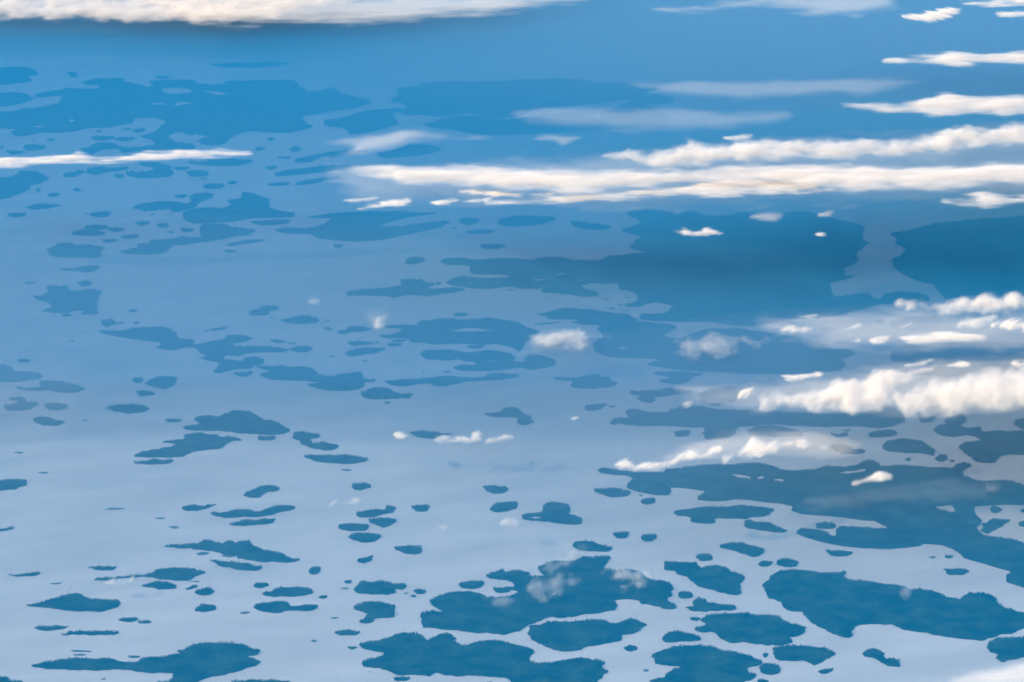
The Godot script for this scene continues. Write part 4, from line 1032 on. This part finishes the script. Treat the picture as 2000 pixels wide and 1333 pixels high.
	island("wooded_islet", "bit of far islet at the left edge above the left cloud streak", 10, [-5124,31698,-5090,31743,-5052,31726,-5073,31657,-5118,31657])
	island("wooded_islet", "far oval islet above the left cloud streak, second from the left edge", 14, [-4870,31734,-4812,31822,-4661,31769,-4644,31710,-4689,31586,-4810,31560])
	island("wooded_islet", "dot islet near the far left shore below the far lake land", 10, [-4684,32103,-4649,32139,-4611,32103,-4631,32006])
	island("wooded_islet", "right of two bar islets lying end to end in the far bay", 14, [-3993,32145,-3925,32221,-3811,32170,-3798,32133,-3865,32006,-3958,32033])
	island("wooded_islet", "square dot islet under the far lake land's right arm", 10, [-2468,32133,-2437,32203,-2397,32151,-2415,32024])
	island("wooded_islet", "left of two bar islets lying end to end in the far bay", 14, [-4242,32214,-4167,32267,-4052,32221,-4004,32196,-4069,32060,-4178,32060])
	island("wooded_islet", "small islet inside the right inlet of the far lake land", 10, [-3331,32408,-3277,32452,-3199,32403,-3243,32288])
	island("wooded_islet", "dot islet left of the bay top islet", 10, [-4251,32546,-4214,32573,-4177,32546,-4200,32463])
	island("wooded_islet", "dark oval islet in the bay, right of the bay top islet", 10, [-3876,32553,-3827,32639,-3744,32584,-3771,32463,-3842,32445])
	island("wooded_islet", "small islet high in the bay under the far lake land", 10, [-3998,32659,-3959,32667,-3882,32640,-3930,32575])
	island("wooded_island", "long hazy far land below the dim far land, merging with thin cloud", 14, [-904,32855,-777,32980,-707,33172,-560,33318,-316,33318,-73,33124,114,33221,339,33367,567,33514,751,33318,916,33173,924,33482,1062,33712,1304,34115,1479,33712,1612,33326,1630,32905,1548,32716,1286,32622,919,32622,550,32482,184,32389,-180,32297,-454,32436,-640,32622,-826,32716])
	island("wooded_island", "dark far island between the far lake land and the dim far land", 14, [-1933,33086,-1753,33221,-1599,33514,-1454,33662,-1267,33712,-1153,33713,-1185,33535,-1276,33437,-1207,33090,-1173,32905,-1321,32669,-1460,32482,-1637,32362,-1666,32575,-1765,32716,-1917,32810])
	island("wooded_island", "huge far landmass with long bright lakes, spreading below the top left cloud deck", 14, [-5145,34415,-5118,34571,-5046,34675,-4921,34760,-4860,34887,-4720,34866,-4524,34866,-4510,35070,-4676,35134,-4718,35236,-4651,35405,-4483,35493,-4297,35439,-4299,35277,-4081,35101,-4008,34972,-3921,35078,-4004,35299,-3911,35350,-3679,35405,-3490,35296,-3435,35026,-3417,35155,-3337,35133,-3155,35080,-3134,35296,-2881,35350,-2684,35372,-2405,35350,-2349,35081,-2208,34707,-2075,34760,-1966,34919,-1852,34602,-1667,34363,-1676,34363,-1514,34181,-1525,34005,-1649,33784,-1776,33684,-1904,33585,-2072,33388,-2197,33290,-2095,32838,-2044,32763,-2118,32622,-2289,32436,-2455,32454,-2662,32528,-2793,32343,-2865,32114,-2881,31889,-2999,31799,-3115,31889,-3149,32062,-3053,32204,-3175,32343,-3389,32482,-3466,32343,-3468,32184,-3351,31915,-3221,31870,-3143,31710,-3228,31578,-3389,31578,-3653,31551,-3836,31446,-3910,31622,-3916,31675,-3811,31692,-3673,31736,-3561,31863,-3619,32069,-3766,32251,-3638,32416,-3608,32649,-3565,32952,-3641,33145,-3763,33242,-3926,33193,-3936,32953,-4067,32810,-4146,32697,-4330,32697,-4455,32528,-4662,32436,-4778,32482,-4868,32343,-5003,32270,-5100,32436,-5055,32622,-5245,32669,-5296,32641,-5427,33493,-5264,33534,-5120,33713,-4964,33813,-4820,34015,-4825,34339,-4866,34498,-5026,34394], [[-3822,34880,-3632,34933,-3504,34827,-3457,34637,-3595,34564,-3733,34585], [-3338,34721,-3262,34742,-3037,34616,-3123,34480,-3176,34428], [-3864,33998,-3738,34069,-3679,33967,-3739,33897], [-3591,33847,-3575,34069,-3473,34099,-3376,33988,-3492,33907], [-4604,33099,-4577,33176,-4518,33080,-4549,32965], [-4915,32737,-4881,32822,-4799,32766,-4844,32690]])
	island("wooded_island", "far dark peninsula at the left edge above the curved sound", 14, [-5592,34562,-5470,34656,-5307,34604,-5181,34398,-5142,34260,-5208,34056,-5388,33854,-5491,33904])
	island("wooded_island", "wide dim far land in the top centre, fading into haze", 14, [-1289,34337,-1217,34490,-1267,34805,-1174,34953,-978,34963,-1022,35134,-867,35243,-591,35298,-196,35298,101,35407,499,35462,756,35407,949,35211,1284,35189,1473,34974,1586,34883,1439,34613,1700,34396,1730,34209,1625,34005,1376,34005,1232,34240,957,34036,573,33884,286,33734,152,33486,2,33242,-223,33290,-468,33486,-746,33290,-936,33388,-1124,33388,-1167,33575,-1098,33773,-1164,34036,-1261,34086])
	island("wooded_islet", "low far islet on the northern rim of the far lake land", 14, [-3974,35571,-3905,35674,-3806,35583,-3825,35483])
	island("wooded_island", "dark far island cut by the left edge at the top, nearest the cloud deck", 14, [-5827,36087,-5657,36169,-5475,36169,-5365,35965,-5296,35759,-5392,35593,-5303,35318,-5435,35210,-5616,35102,-5670,35070])
	island("wooded_islet", "tiny far islet above the bright bay of the far lake land", 10, [-4977,35850,-4930,35874,-4865,35832,-4844,35593,-4891,35571])
	island("wooded_island", "very faint far strip of land in the dark blue below the cloud deck", 14, [-3386,36356,-3069,36458,-2563,36517,-2630,36302,-2946,36188,-3253,36222])


func build_clouds() -> void:
	cloud("cloud", "bright rippled cloud deck across the top left corner", "puff", 0.66, 480, 99, 0, 5.9, [-7111,38081,-6838,36558,-5626,36633,-5309,36558,-5132,36459,-4839,36546,-4662,36434,-4366,36335,-4190,36212,-4065,36360,-3755,36310,-3446,36249,-3097,36434,-2831,36684,-2700,36558,-2582,36936,-2304,37452,-1798,37713,-1993,37711,-1590,38144,-1600,38395])
	cloud("cloud", "smooth lilac-grey cloud sheet to the right of the rippled deck", "veil", 0.50, 480, 79, 0, 5.9, [-4373,38243,-4115,36835,-3642,36188,-3014,35908,-2516,35945,-1720,36005,-1604,35969,-1107,36127,-709,36434,-304,36621,208,37000,839,37583,1200,38431,-2874,38127])
	cloud("cloud", "very thin veil along the top edge, left of the small top right clouds", "veil", 0.30, 1300, 37, 0, 5.2, [1283,32149,1910,32459,2502,33155,3263,33393,3913,33393,3863,32149,3447,31600,3105,31708,2609,32149,2058,31927])
	cloud("cloud", "small feathery cloud at the top right, below a thinner streak", "streak", 0.90, 1200, 31, -25, 5.2, [3946,32374,4085,32481,4294,32706,4459,32854,4595,32909,4550,32710,4351,32296,4179,32076,4085,32186,4019,32230])
	cloud("cloud", "thin cloud streak touching the top right corner", "streak", 0.90, 1200, 30, 0, 5.3, [4650,33318,4924,33290,7061,33778,6939,33170,5172,33088,4941,33019,4806,33111])
	cloud("cloud", "short thin cloud streak at the right edge, second from the top", "streak", 0.85, 1200, 20, 0, 5.2, [4900,32485,5004,32577,6850,32727,6786,32407,4976,32385])
	cloud("cloud", "bright feathered cloud bar at the right edge, upper of two", "streak", 0.78, 1150, 46, 0, 4.8, [3490,30041,3617,30120,3786,30270,4004,30387,4184,30465,4373,30348,4607,30446,6414,30540,6314,30041,4538,29965,4374,29993,4166,29814,4030,29927,3872,30003,3617,29974])
	cloud("cloud", "bright smooth cloud bar at the right edge, lower of two", "streak", 0.78, 1150, 57, 0, 4.5, [2899,27806,3211,27806,3512,27972,3732,28224,3899,28292,4080,28224,4280,28182,5955,28254,5882,27889,4392,27561,4244,27400,4096,27440,3947,27481,3707,27416,3556,27440,3461,27545,3182,27545,3043,27692])
	cloud("cloud", "long lumpy cauliflower cloud rising to the right edge, above the main smooth band", "puff", 0.78, 1100, 103, 0, 4.2, [732,25906,805,25914,905,25849,952,25939,1053,25893,1095,25848,1169,25884,1320,25996,1484,26370,1423,26409,1557,26155,1673,26126,1799,26250,1982,26323,2100,26323,2231,26286,2412,26323,2539,26258,2672,26250,2786,26360,2961,26323,3179,26286,3307,26370,3437,26583,3601,26810,3712,26848,3853,27002,3920,26825,4095,26886,4285,27040,5807,27499,5590,26418,4171,26381,4027,26418,3848,26307,3715,26307,3593,26052,3465,26088,3379,26110,3150,25908,3012,25980,2778,25837,2629,25802,2493,25908,2341,25837,2116,25766,1896,25731,1674,25661,1451,25556,1234,25542,1370,25521,1226,25521,1012,25591,947,25802,875,25802,773,25823])
	cloud("cloud", "main long smooth white cloud band, widest of all, running to the right edge", "streak", 0.78, 1100, 77, 0, 4.1, [-1301,25348,-1172,25355,-961,25448,-787,25379,-429,25400,-213,25379,1,25311,358,25242,712,25175,1069,25209,1426,25277,1438,25311,1726,25345,2018,25427,2237,25469,2523,25448,2806,25414,3228,25345,3524,25414,3815,25448,5446,25699,5294,24944,3945,24877,3814,24944,3580,24779,3358,24680,3148,24680,2943,24713,2719,24583,2451,24680,2189,24891,1771,24957,1488,24924,1380,24891,1122,24792,910,24726,696,24583,487,24518,280,24615,1,24654,-208,24706,-419,24811,-701,24844,-912,24877,-945,25010,-1062,25091,-1165,25178])
	cloud("cloud", "thin lower edge strip of cloud splitting away under the main band", "streak", 0.78, 1050, 36, 0, 4.0, [-192,24412,1,24474,350,24615,700,24692,982,24770,1196,24855,1413,25020,1501,25153,1933,25220,2360,25220,2402,24896,2041,24778,1756,24713,1475,24681,1194,24648,1047,24636,555,24476,139,24393,-137,24380])
	cloud("cloud", "flat wisp tucked under the main band's left half", "puff", 0.85, 1050, 13, 0, 4.0, [-434,24811,-337,24913,-210,24887,-69,24847,72,24802,282,24782,351,24739,211,24700,-68,24700,-279,24746])
	cloud("cloud", "ragged low wisp trailing left below the main band's tip", "puff", 0.85, 1050, 15, 0, 3.9, [-1193,24236,-1127,24301,-1033,24377,-955,24491,-873,24516,-791,24555,-760,24469,-826,24362,-963,24343,-1096,24236,-1163,24192])
	cloud("cloud", "small lens cloud between the ragged wisp and the lower edge strip", "puff", 0.85, 1050, 13, 0, 4.0, [-621,24444,-554,24543,-471,24575,-408,24501,-469,24425,-579,24406])
	cloud("cloud", "hair-thin wisp above the ragged low wisp", "puff", 0.60, 1050, 12, 0, 4.0, [-1303,24533,-1181,24589,-1044,24643,-1110,24558,-1246,24495])
	cloud("cloud", "faint small wisp right of the small lens cloud", "puff", 0.70, 1050, 12, 0, 4.0, [-387,24488,-277,24564,-152,24620,-193,24520,-303,24456])
	cloud("cloud", "long white cloud streak over the islands at the left edge", "streak", 0.78, 1000, 30, 0, 4.2, [-4995,26409,-4154,26366,-4055,26294,-3872,26366,-3733,26439,-3628,26549,-3554,26439,-3466,26330,-3313,26295,-3203,26366,-3074,26549,-2929,26586,-2839,26586,-2788,26682,-2662,26623,-2554,26586,-2442,26682,-2329,26586,-2175,26535,-2318,26447,-2463,26403,-2685,26388,-2900,26316,-3119,26280,-3333,26208,-3554,26208,-3766,26136,-3928,26029,-4006,25958,-4128,25994,-4927,26029])
	cloud("cloud", "thin see-through veil left above the main band", "veil", 0.34, 1050, 30, 0, 4.3, [-1580,26746,-1360,26875,-1140,27043,-966,27291,-764,27213,-578,27097,-454,26981,-150,26978,-301,26851,-602,26805,-827,26737,-970,26514,-1113,26366,-1326,26148,-1613,26019,-1340,26455,-1499,26640])
	cloud("cloud", "faint patch of veil above the gap between the two big bands", "veil", 0.22, 1050, 14, 0, 4.3, [108,26965,306,27090,458,27051,609,26975,530,26813,422,26640,379,26828,228,26851])
	cloud("cloud", "slim cloud scrap above the lumpy cauliflower cloud", "puff", 0.60, 1100, 14, 0, 4.3, [1771,26747,1896,26820,2017,26811,1977,26680,1852,26604,1795,26642])
	cloud("cloud", "single cloud at the right edge just below the main band", "streak", 0.78, 1050, 35, 0, 4.0, [3335,24488,3469,24563,3568,24673,3663,24757,3777,24673,5271,24814,5199,24456,3884,24456,3727,24330,3627,24299,3529,24393,3423,24425])
	cloud("cloud", "tiny bright double-tufted cloud over the dark mainland", "puff", 0.76, 900, 20, 0, 3.9, [1229,24110,1283,24152,1328,24225,1350,24122,1373,24046,1443,24079,1490,24182,1530,24170,1600,24071,1507,23999,1412,24017,1315,23981,1250,24041])
	cloud("cloud", "smallest bright scrap of cloud over the mainland's right", "puff", 0.80, 900, 12, 0, 3.9, [2300,24039,2338,24081,2390,24049,2348,23969,2315,23981])
	cloud("cloud", "faint smudge of cloud over the mainland's far shore, left one", "veil", 0.32, 900, 18, 0, 4.0, [1850,24617,1959,24771,2071,24771,2135,24688,2044,24430,1910,24492])
	cloud("cloud", "faint smudge of cloud over the mainland's far shore, right one", "veil", 0.36, 900, 12, 0, 4.0, [2388,24707,2469,24819,2535,24782,2464,24617,2407,24605])
	cloud("cloud", "wind-torn cloud row at the right edge, topmost of the middle group", "puff", 0.76, 900, 61, 40, 3.6, [2645,21735,2684,21804,2751,21847,2794,21794,2861,21829,2937,21836,2972,21822,3022,21822,3124,21934,3196,21909,3278,21960,3374,22021,3407,21985,3470,22072,4755,22204,4651,21686,3406,21636,3289,21686,3165,21686,3038,21661,2915,21661,2794,21686,2710,21711])
	cloud("cloud", "small bright comet-shaped cloud alone over the strait", "puff", 0.76, 900, 17, 40, 3.5, [1797,21145,1840,21219,1906,21291,1919,21219,1990,21267,2037,21187,1967,21145,1880,21116])
	cloud("cloud", "smooth bright cloud bar in the middle right group", "streak", 0.76, 900, 24, 0, 3.4, [2597,20943,2648,20975,2777,21045,2917,21106,3010,21078,3102,21045,3185,20953,3200,20929,3058,20897,2936,20883,2755,20865,2635,20865])
	cloud("cloud", "wedge of cloud at the right edge between the torn row and the smooth bar", "streak", 0.90, 900, 36, 30, 3.5, [3264,21249,3427,21366,4617,21516,4549,21178,3397,21163,3317,21201])
	cloud("cloud", "torn pale wisp left of the right edge cloud wedge", "puff", 0.60, 900, 21, 40, 3.5, [2996,21249,3065,21402,3189,21499,3327,21518,3248,21393,3130,21249])
	cloud("cloud", "small wisp drifting above the smooth bright bar's left end", "puff", 0.65, 900, 12, 30, 3.5, [2605,21225,2677,21326,2726,21374,2695,21273,2626,21201])
	cloud("cloud", "small slanting wisp right of the comet-shaped cloud", "puff", 0.60, 900, 12, 30, 3.5, [2235,21163,2309,21302,2382,21359,2383,21306,2297,21178])
	cloud("cloud", "soft low wisp left of the smooth bright bar", "puff", 0.60, 900, 12, 30, 3.4, [2394,20897,2469,20985,2539,21020,2510,20920,2431,20851])
	cloud("cloud", "dot of cloud left of the soft low wisp", "puff", 0.55, 900, 12, 0, 3.4, [2261,20883,2327,20945,2314,20874])
	cloud("cloud", "faint scrap of cloud above the comet-shaped cloud", "puff", 0.40, 900, 12, 0, 3.5, [1970,21538,2041,21568,2096,21569,2034,21490])
	cloud("cloud", "flat bright cloud strip above the big bright ridge's left part", "puff", 0.92, 850, 13, 0, 3.3, [1728,20189,1784,20232,1878,20241,1962,20276,2015,20275,1990,20202,1917,20159,1799,20133])
	cloud("cloud", "left part of the big bright cloud ridge, combed by wind into slanting tufts", "puff", 0.76, 850, 71, 40, 3.2, [1559,19462,1605,19553,1693,19672,1758,19640,1808,19692,1878,19713,1940,19775,2027,19858,2108,19983,2204,20026,2278,20068,2356,20153,2453,20188,2492,20123,2554,20159,2646,20253,2574,20039,2477,19997,2401,19830,2369,19648,2441,19680,2369,19543,2303,19462,2241,19402,2125,19362,2072,19382,2061,19502,1969,19482,1874,19422,1811,19462,1724,19502,1630,19442])
	cloud("cloud", "right part of the big bright cloud ridge, broad and lilac underneath, at the right edge", "puff", 0.76, 850, 129, 40, 3.2, [2384,19681,2461,19561,2549,19640,2660,19804,2745,19938,2831,19896,2917,20022,3061,20064,3124,20022,3229,20107,4402,20430,4208,19462,3076,19382,2906,19362,2786,19303,2684,19283,2559,19263,2508,19303,2439,19283,2422,19422,2418,19583])
	cloud("cloud", "knob of cloud at the right edge over the big ridge", "puff", 0.90, 850, 31, 0, 3.4, [3263,20415,3327,20529,4451,20674,4397,20406])
	cloud("cloud", "small bright scrap over the right part of the big ridge", "puff", 0.85, 850, 12, 0, 3.4, [2824,20459,2886,20484,2953,20550,2996,20500,2985,20436,2901,20419])
	cloud("cloud", "pale scrap over the notch of the big ridge", "puff", 0.50, 850, 12, 0, 3.3, [2518,20253,2596,20322,2699,20401,2768,20415,2738,20340,2626,20275])
	cloud("cloud", "pale wisp above the pale scrap over the ridge notch", "puff", 0.50, 850, 12, 0, 3.4, [2576,20450,2652,20498,2764,20592,2696,20472])
	cloud("cloud", "curl of white cloud on the right side of the mist-streaked island", "puff", 0.75, 800, 16, 40, 3.3, [1435,19859,1473,19999,1529,20062,1557,20059,1523,19972,1457,19847])
	cloud("cloud", "small curl of cloud above the foot-hanging island", "puff", 0.50, 800, 12, 0, 3.2, [1071,19675,1116,19759,1156,19765,1128,19675])
	cloud("cloud", "bright tufted cloud above the great chain island", "puff", 0.76, 750, 34, 40, 3.1, [1282,18698,1357,18844,1430,18957,1482,19067,1533,19014,1549,18938,1642,19010,1712,19059,1823,19008,1769,18951,1689,18906,1606,18832,1473,18795,1390,18688,1330,18608,1278,18626])
	cloud("cloud", "soft cloud lying along the left shore of the great chain island", "puff", 0.85, 600, 24, 30, 3.2, [629,19045,664,19108,711,19191,762,19071,864,19127,975,19145,1071,19297,1115,19373,1187,19266,1292,19431,1294,19377,1219,19243,1126,19168,1035,19112,942,19019,879,18963,769,18963,682,18982])
	cloud("cloud", "small bright cloud sitting over the middle of the great chain island", "puff", 0.76, 600, 18, 30, 3.1, [2055,18654,2090,18733,2149,18777,2198,18831,2249,18897,2302,18886,2321,18858,2296,18780,2212,18762,2154,18726,2092,18654])
	cloud("cloud", "speck of cloud right of the bright tufted cloud", "puff", 0.70, 750, 12, 0, 3.1, [1886,18922,1911,18950,1939,18954,1918,18907])
	cloud("cloud", "left one of three cloudlets around the cloudlet island", "puff", 0.90, 260, 13, 0, 3.4, [-787,20847,-758,20887,-709,20870,-672,20835,-718,20773,-760,20785])
	cloud("cloud", "middle one of three cloudlets, with a tower, by the cloudlet island", "puff", 0.76, 260, 24, 0, 3.4, [-504,20723,-479,20785,-419,20794,-394,20747,-310,20773,-276,20707,-264,20868,-228,20940,-195,20871,-202,20702,-249,20661,-357,20690,-429,20702])
	cloud("cloud", "right one of three cloudlets by the cloudlet island", "puff", 0.76, 260, 17, 0, 3.4, [-190,20681,-155,20755,-95,20767,-47,20838,4,20838,11,20773,-59,20744,-118,20690,-166,20648])
	cloud("cloud", "speck of cloud right of the bird island", "puff", 0.60, 600, 12, 0, 3.3, [383,20070,406,20098,429,20090,405,20050])
	cloud("cloud", "small white dome cloud left of the anvil island", "puff", 0.76, 170, 27, 0, 3.2, [-68,19198,-44,19270,1,19324,43,19259,51,19127,12,19155,-32,19176])
	cloud("mist_cloud", "ragged mist puff at the right end of the lagoon island", "puff", 0.70, 300, 58, 0, 3.8, [147,23211,201,23294,269,23357,347,23253,442,23357,512,23367,549,23210,556,22958,512,22858,461,22958,368,22883,264,22933,186,23009])
	cloud("mist_cloud", "thin halo of mist round the ragged mist puff", "veil", 0.21, 227, 31, 0, 3.8, [80,22936,122,23493,246,23750,611,23687,783,23545,725,23403,621,23523,571,23112,331,23026,159,22912])
	cloud("mist_cloud", "broken grainy mist puff over the hazy peninsula", "puff", 0.50, 290, 71, 0, 3.8, [1209,23045,1238,23095,1305,23105,1400,23156,1517,23337,1582,23197,1652,23109,1657,22995,1602,22795,1504,22696,1412,22672,1296,22696,1223,22795])
	cloud("mist_cloud", "smaller mist scrap right of the grainy mist puff", "puff", 0.36, 290, 23, 0, 3.8, [1708,23194,1805,23260,1952,23264,1849,23046,1853,22920,1760,22995])
	cloud("mist_cloud", "upright mist puff above the bumped islet", "puff", 0.72, 290, 42, 0, 3.9, [-1063,23723,-1042,23870,-1010,23926,-968,23837,-985,23563,-1013,23500])
	cloud("mist_cloud", "thin mist round the upright puff", "veil", 0.18, 204, 30, 0, 3.9, [-1186,24171,-1114,24419,-930,24337,-968,24051,-1032,23772,-1110,24008])
	cloud("mist_cloud", "faint curl of mist right of the arched islet", "puff", 0.42, 250, 19, 0, 4.0, [-1582,24437,-1560,24533,-1512,24561,-1491,24437,-1530,24381])
	cloud("mist_cloud", "bright white mist patch on the tail of the thin-tail island", "puff", 0.80, 110, 13, 0, 3.0, [-2419,18293,-2358,18315,-2303,18305,-2263,18375,-2261,18294,-2305,18229,-2348,18229])
	cloud("mist_cloud", "faint plume of mist above the hat-shaped island", "veil", 0.21, 91, 14, 0, 3.0, [-2679,18153,-2663,18272,-2652,18372,-2616,18203])
	cloud("mist_cloud", "pinkish scrap of mist left of the knobbed islet", "puff", 0.60, 170, 13, 0, 3.3, [-1068,19600,-1037,19674,-1005,19719,-968,19709,-972,19618,-1011,19600])
	cloud("mist_cloud", "slanting bit of mist left of the pinkish scrap", "puff", 0.48, 170, 12, 0, 3.3, [-1156,19600,-1123,19676,-1099,19684,-1131,19600])
	cloud("mist_cloud", "faint curl of mist right of the cluster of four islets", "puff", 0.33, 170, 12, 0, 3.2, [-457,19147,-422,19175,-398,19172,-411,19060])
	cloud("mist_cloud", "mist on the north-west lobe of the central island", "puff", 0.43, 140, 19, 0, 3.1, [151,18386,217,18556,327,18630,425,18654,325,18485,237,18380])
	cloud("mist_cloud", "mist on the middle slope of the central island", "puff", 0.39, 110, 36, 0, 3.0, [97,18155,194,18348,323,18387,397,18345,363,18213,265,18023,159,17960])
	cloud("mist_cloud", "mist band on the eastern lobe of the central island", "puff", 0.60, 140, 28, 0, 3.0, [527,18385,646,18414,784,18381,834,18295,775,18160,677,18080,602,18048,692,18214,621,18295])
	cloud("mist_cloud", "mist on the western shoulder of the central island", "puff", 0.33, 110, 15, 0, 3.0, [-168,18021,-52,18072,22,17960,-30,17867,-104,17929])
	cloud("mist_cloud", "mist between the central island and the misty upper islet", "puff", 0.60, 140, 18, 0, 3.1, [339,18692,374,18810,440,18845,461,18793,415,18692])
	cloud("mist_cloud", "small plume of mist on the ham-shaped island's crest", "puff", 0.32, 110, 22, 0, 3.0, [2287,18106,2336,18201,2367,18181,2338,18023,2290,17992])
	cloud("mist_cloud", "wide thin mist sheet over the middle of the great chain island", "veil", 0.16, 113, 29, 0, 3.3, [1770,19728,1921,20009,2103,20085,2281,20124,2523,20201,2890,20318,3055,20240,3222,20177,3056,19832,2821,19795,2472,19758,2117,19647,1940,19573])
	cloud("mist_cloud", "wisp of mist at the eastern end of the great chain island", "puff", 0.36, 170, 19, 0, 3.3, [3036,19869,3085,20010,3139,19983,3089,19794])
	cloud("cloud", "soft pale cloud rising out of the bottom right corner", "veil", 0.50, 1200, 27, 0, 2.3, [1786,13735,1961,13838,2092,13906,2225,13975,2321,14067,2453,14222,2375,13724])
	cloud("mist_cloud", "thin mist sheet over the pale islands at the left edge", "veil", 0.12, 136, 61, 0, 3.7, [-3868,23146,-3541,23277,-3100,22948,-2969,22113,-3059,21443,-3386,21313,-3609,21486])
	cloud("cloud", "pale veil drifting round the middle right group of clouds", "veil", 0.30, 620, 59, 0, 3.6, [1741,22464,2271,22636,2800,22739,4862,22659,4667,21688,2780,21499,2182,21688,1832,21976])
	cloud("cloud", "broad pale veil behind and under the big bright ridge", "veil", 0.34, 620, 75, 0, 3.4, [1089,20683,1623,20828,2243,21050,2765,21369,4654,21624,4323,19974,2592,19933,1913,20055,1457,20138,1178,20346])
	cloud("cloud", "pale veil trailing round the bright tufted cloud above the great chain island", "veil", 0.30, 520, 30, 0, 3.2, [789,19319,1334,20004,1918,20085,2292,19785,2086,19439,1641,19493,1181,19341,954,19265,725,19265])
	cloud("cloud", "pale veil enclosing the two big cloud bands", "veil", 0.20, 900, 118, 0, 4.2, [-1621,26118,-1041,26387,-148,26531,758,26824,1527,27122,2262,27582,3194,27582,6069,28751,5319,25013,2904,24948,1625,24820,699,24630,-419,24756,-1120,24756])
	cloud("cloud", "faint horizontal veil in the haze left of the two feathered bars", "veil", 0.16, 900, 35, 0, 4.8, [1111,30192,1802,30452,3015,30641,4046,30655,3608,29830,2574,29472,1582,29472])
	cloud("cloud", "faint veil just above the long lumpy cloud's left end", "veil", 0.16, 900, 39, 0, 4.6, [2,28939,818,29085,1558,28999,2516,28769,2304,28121,1503,27921,788,27960,161,28284])
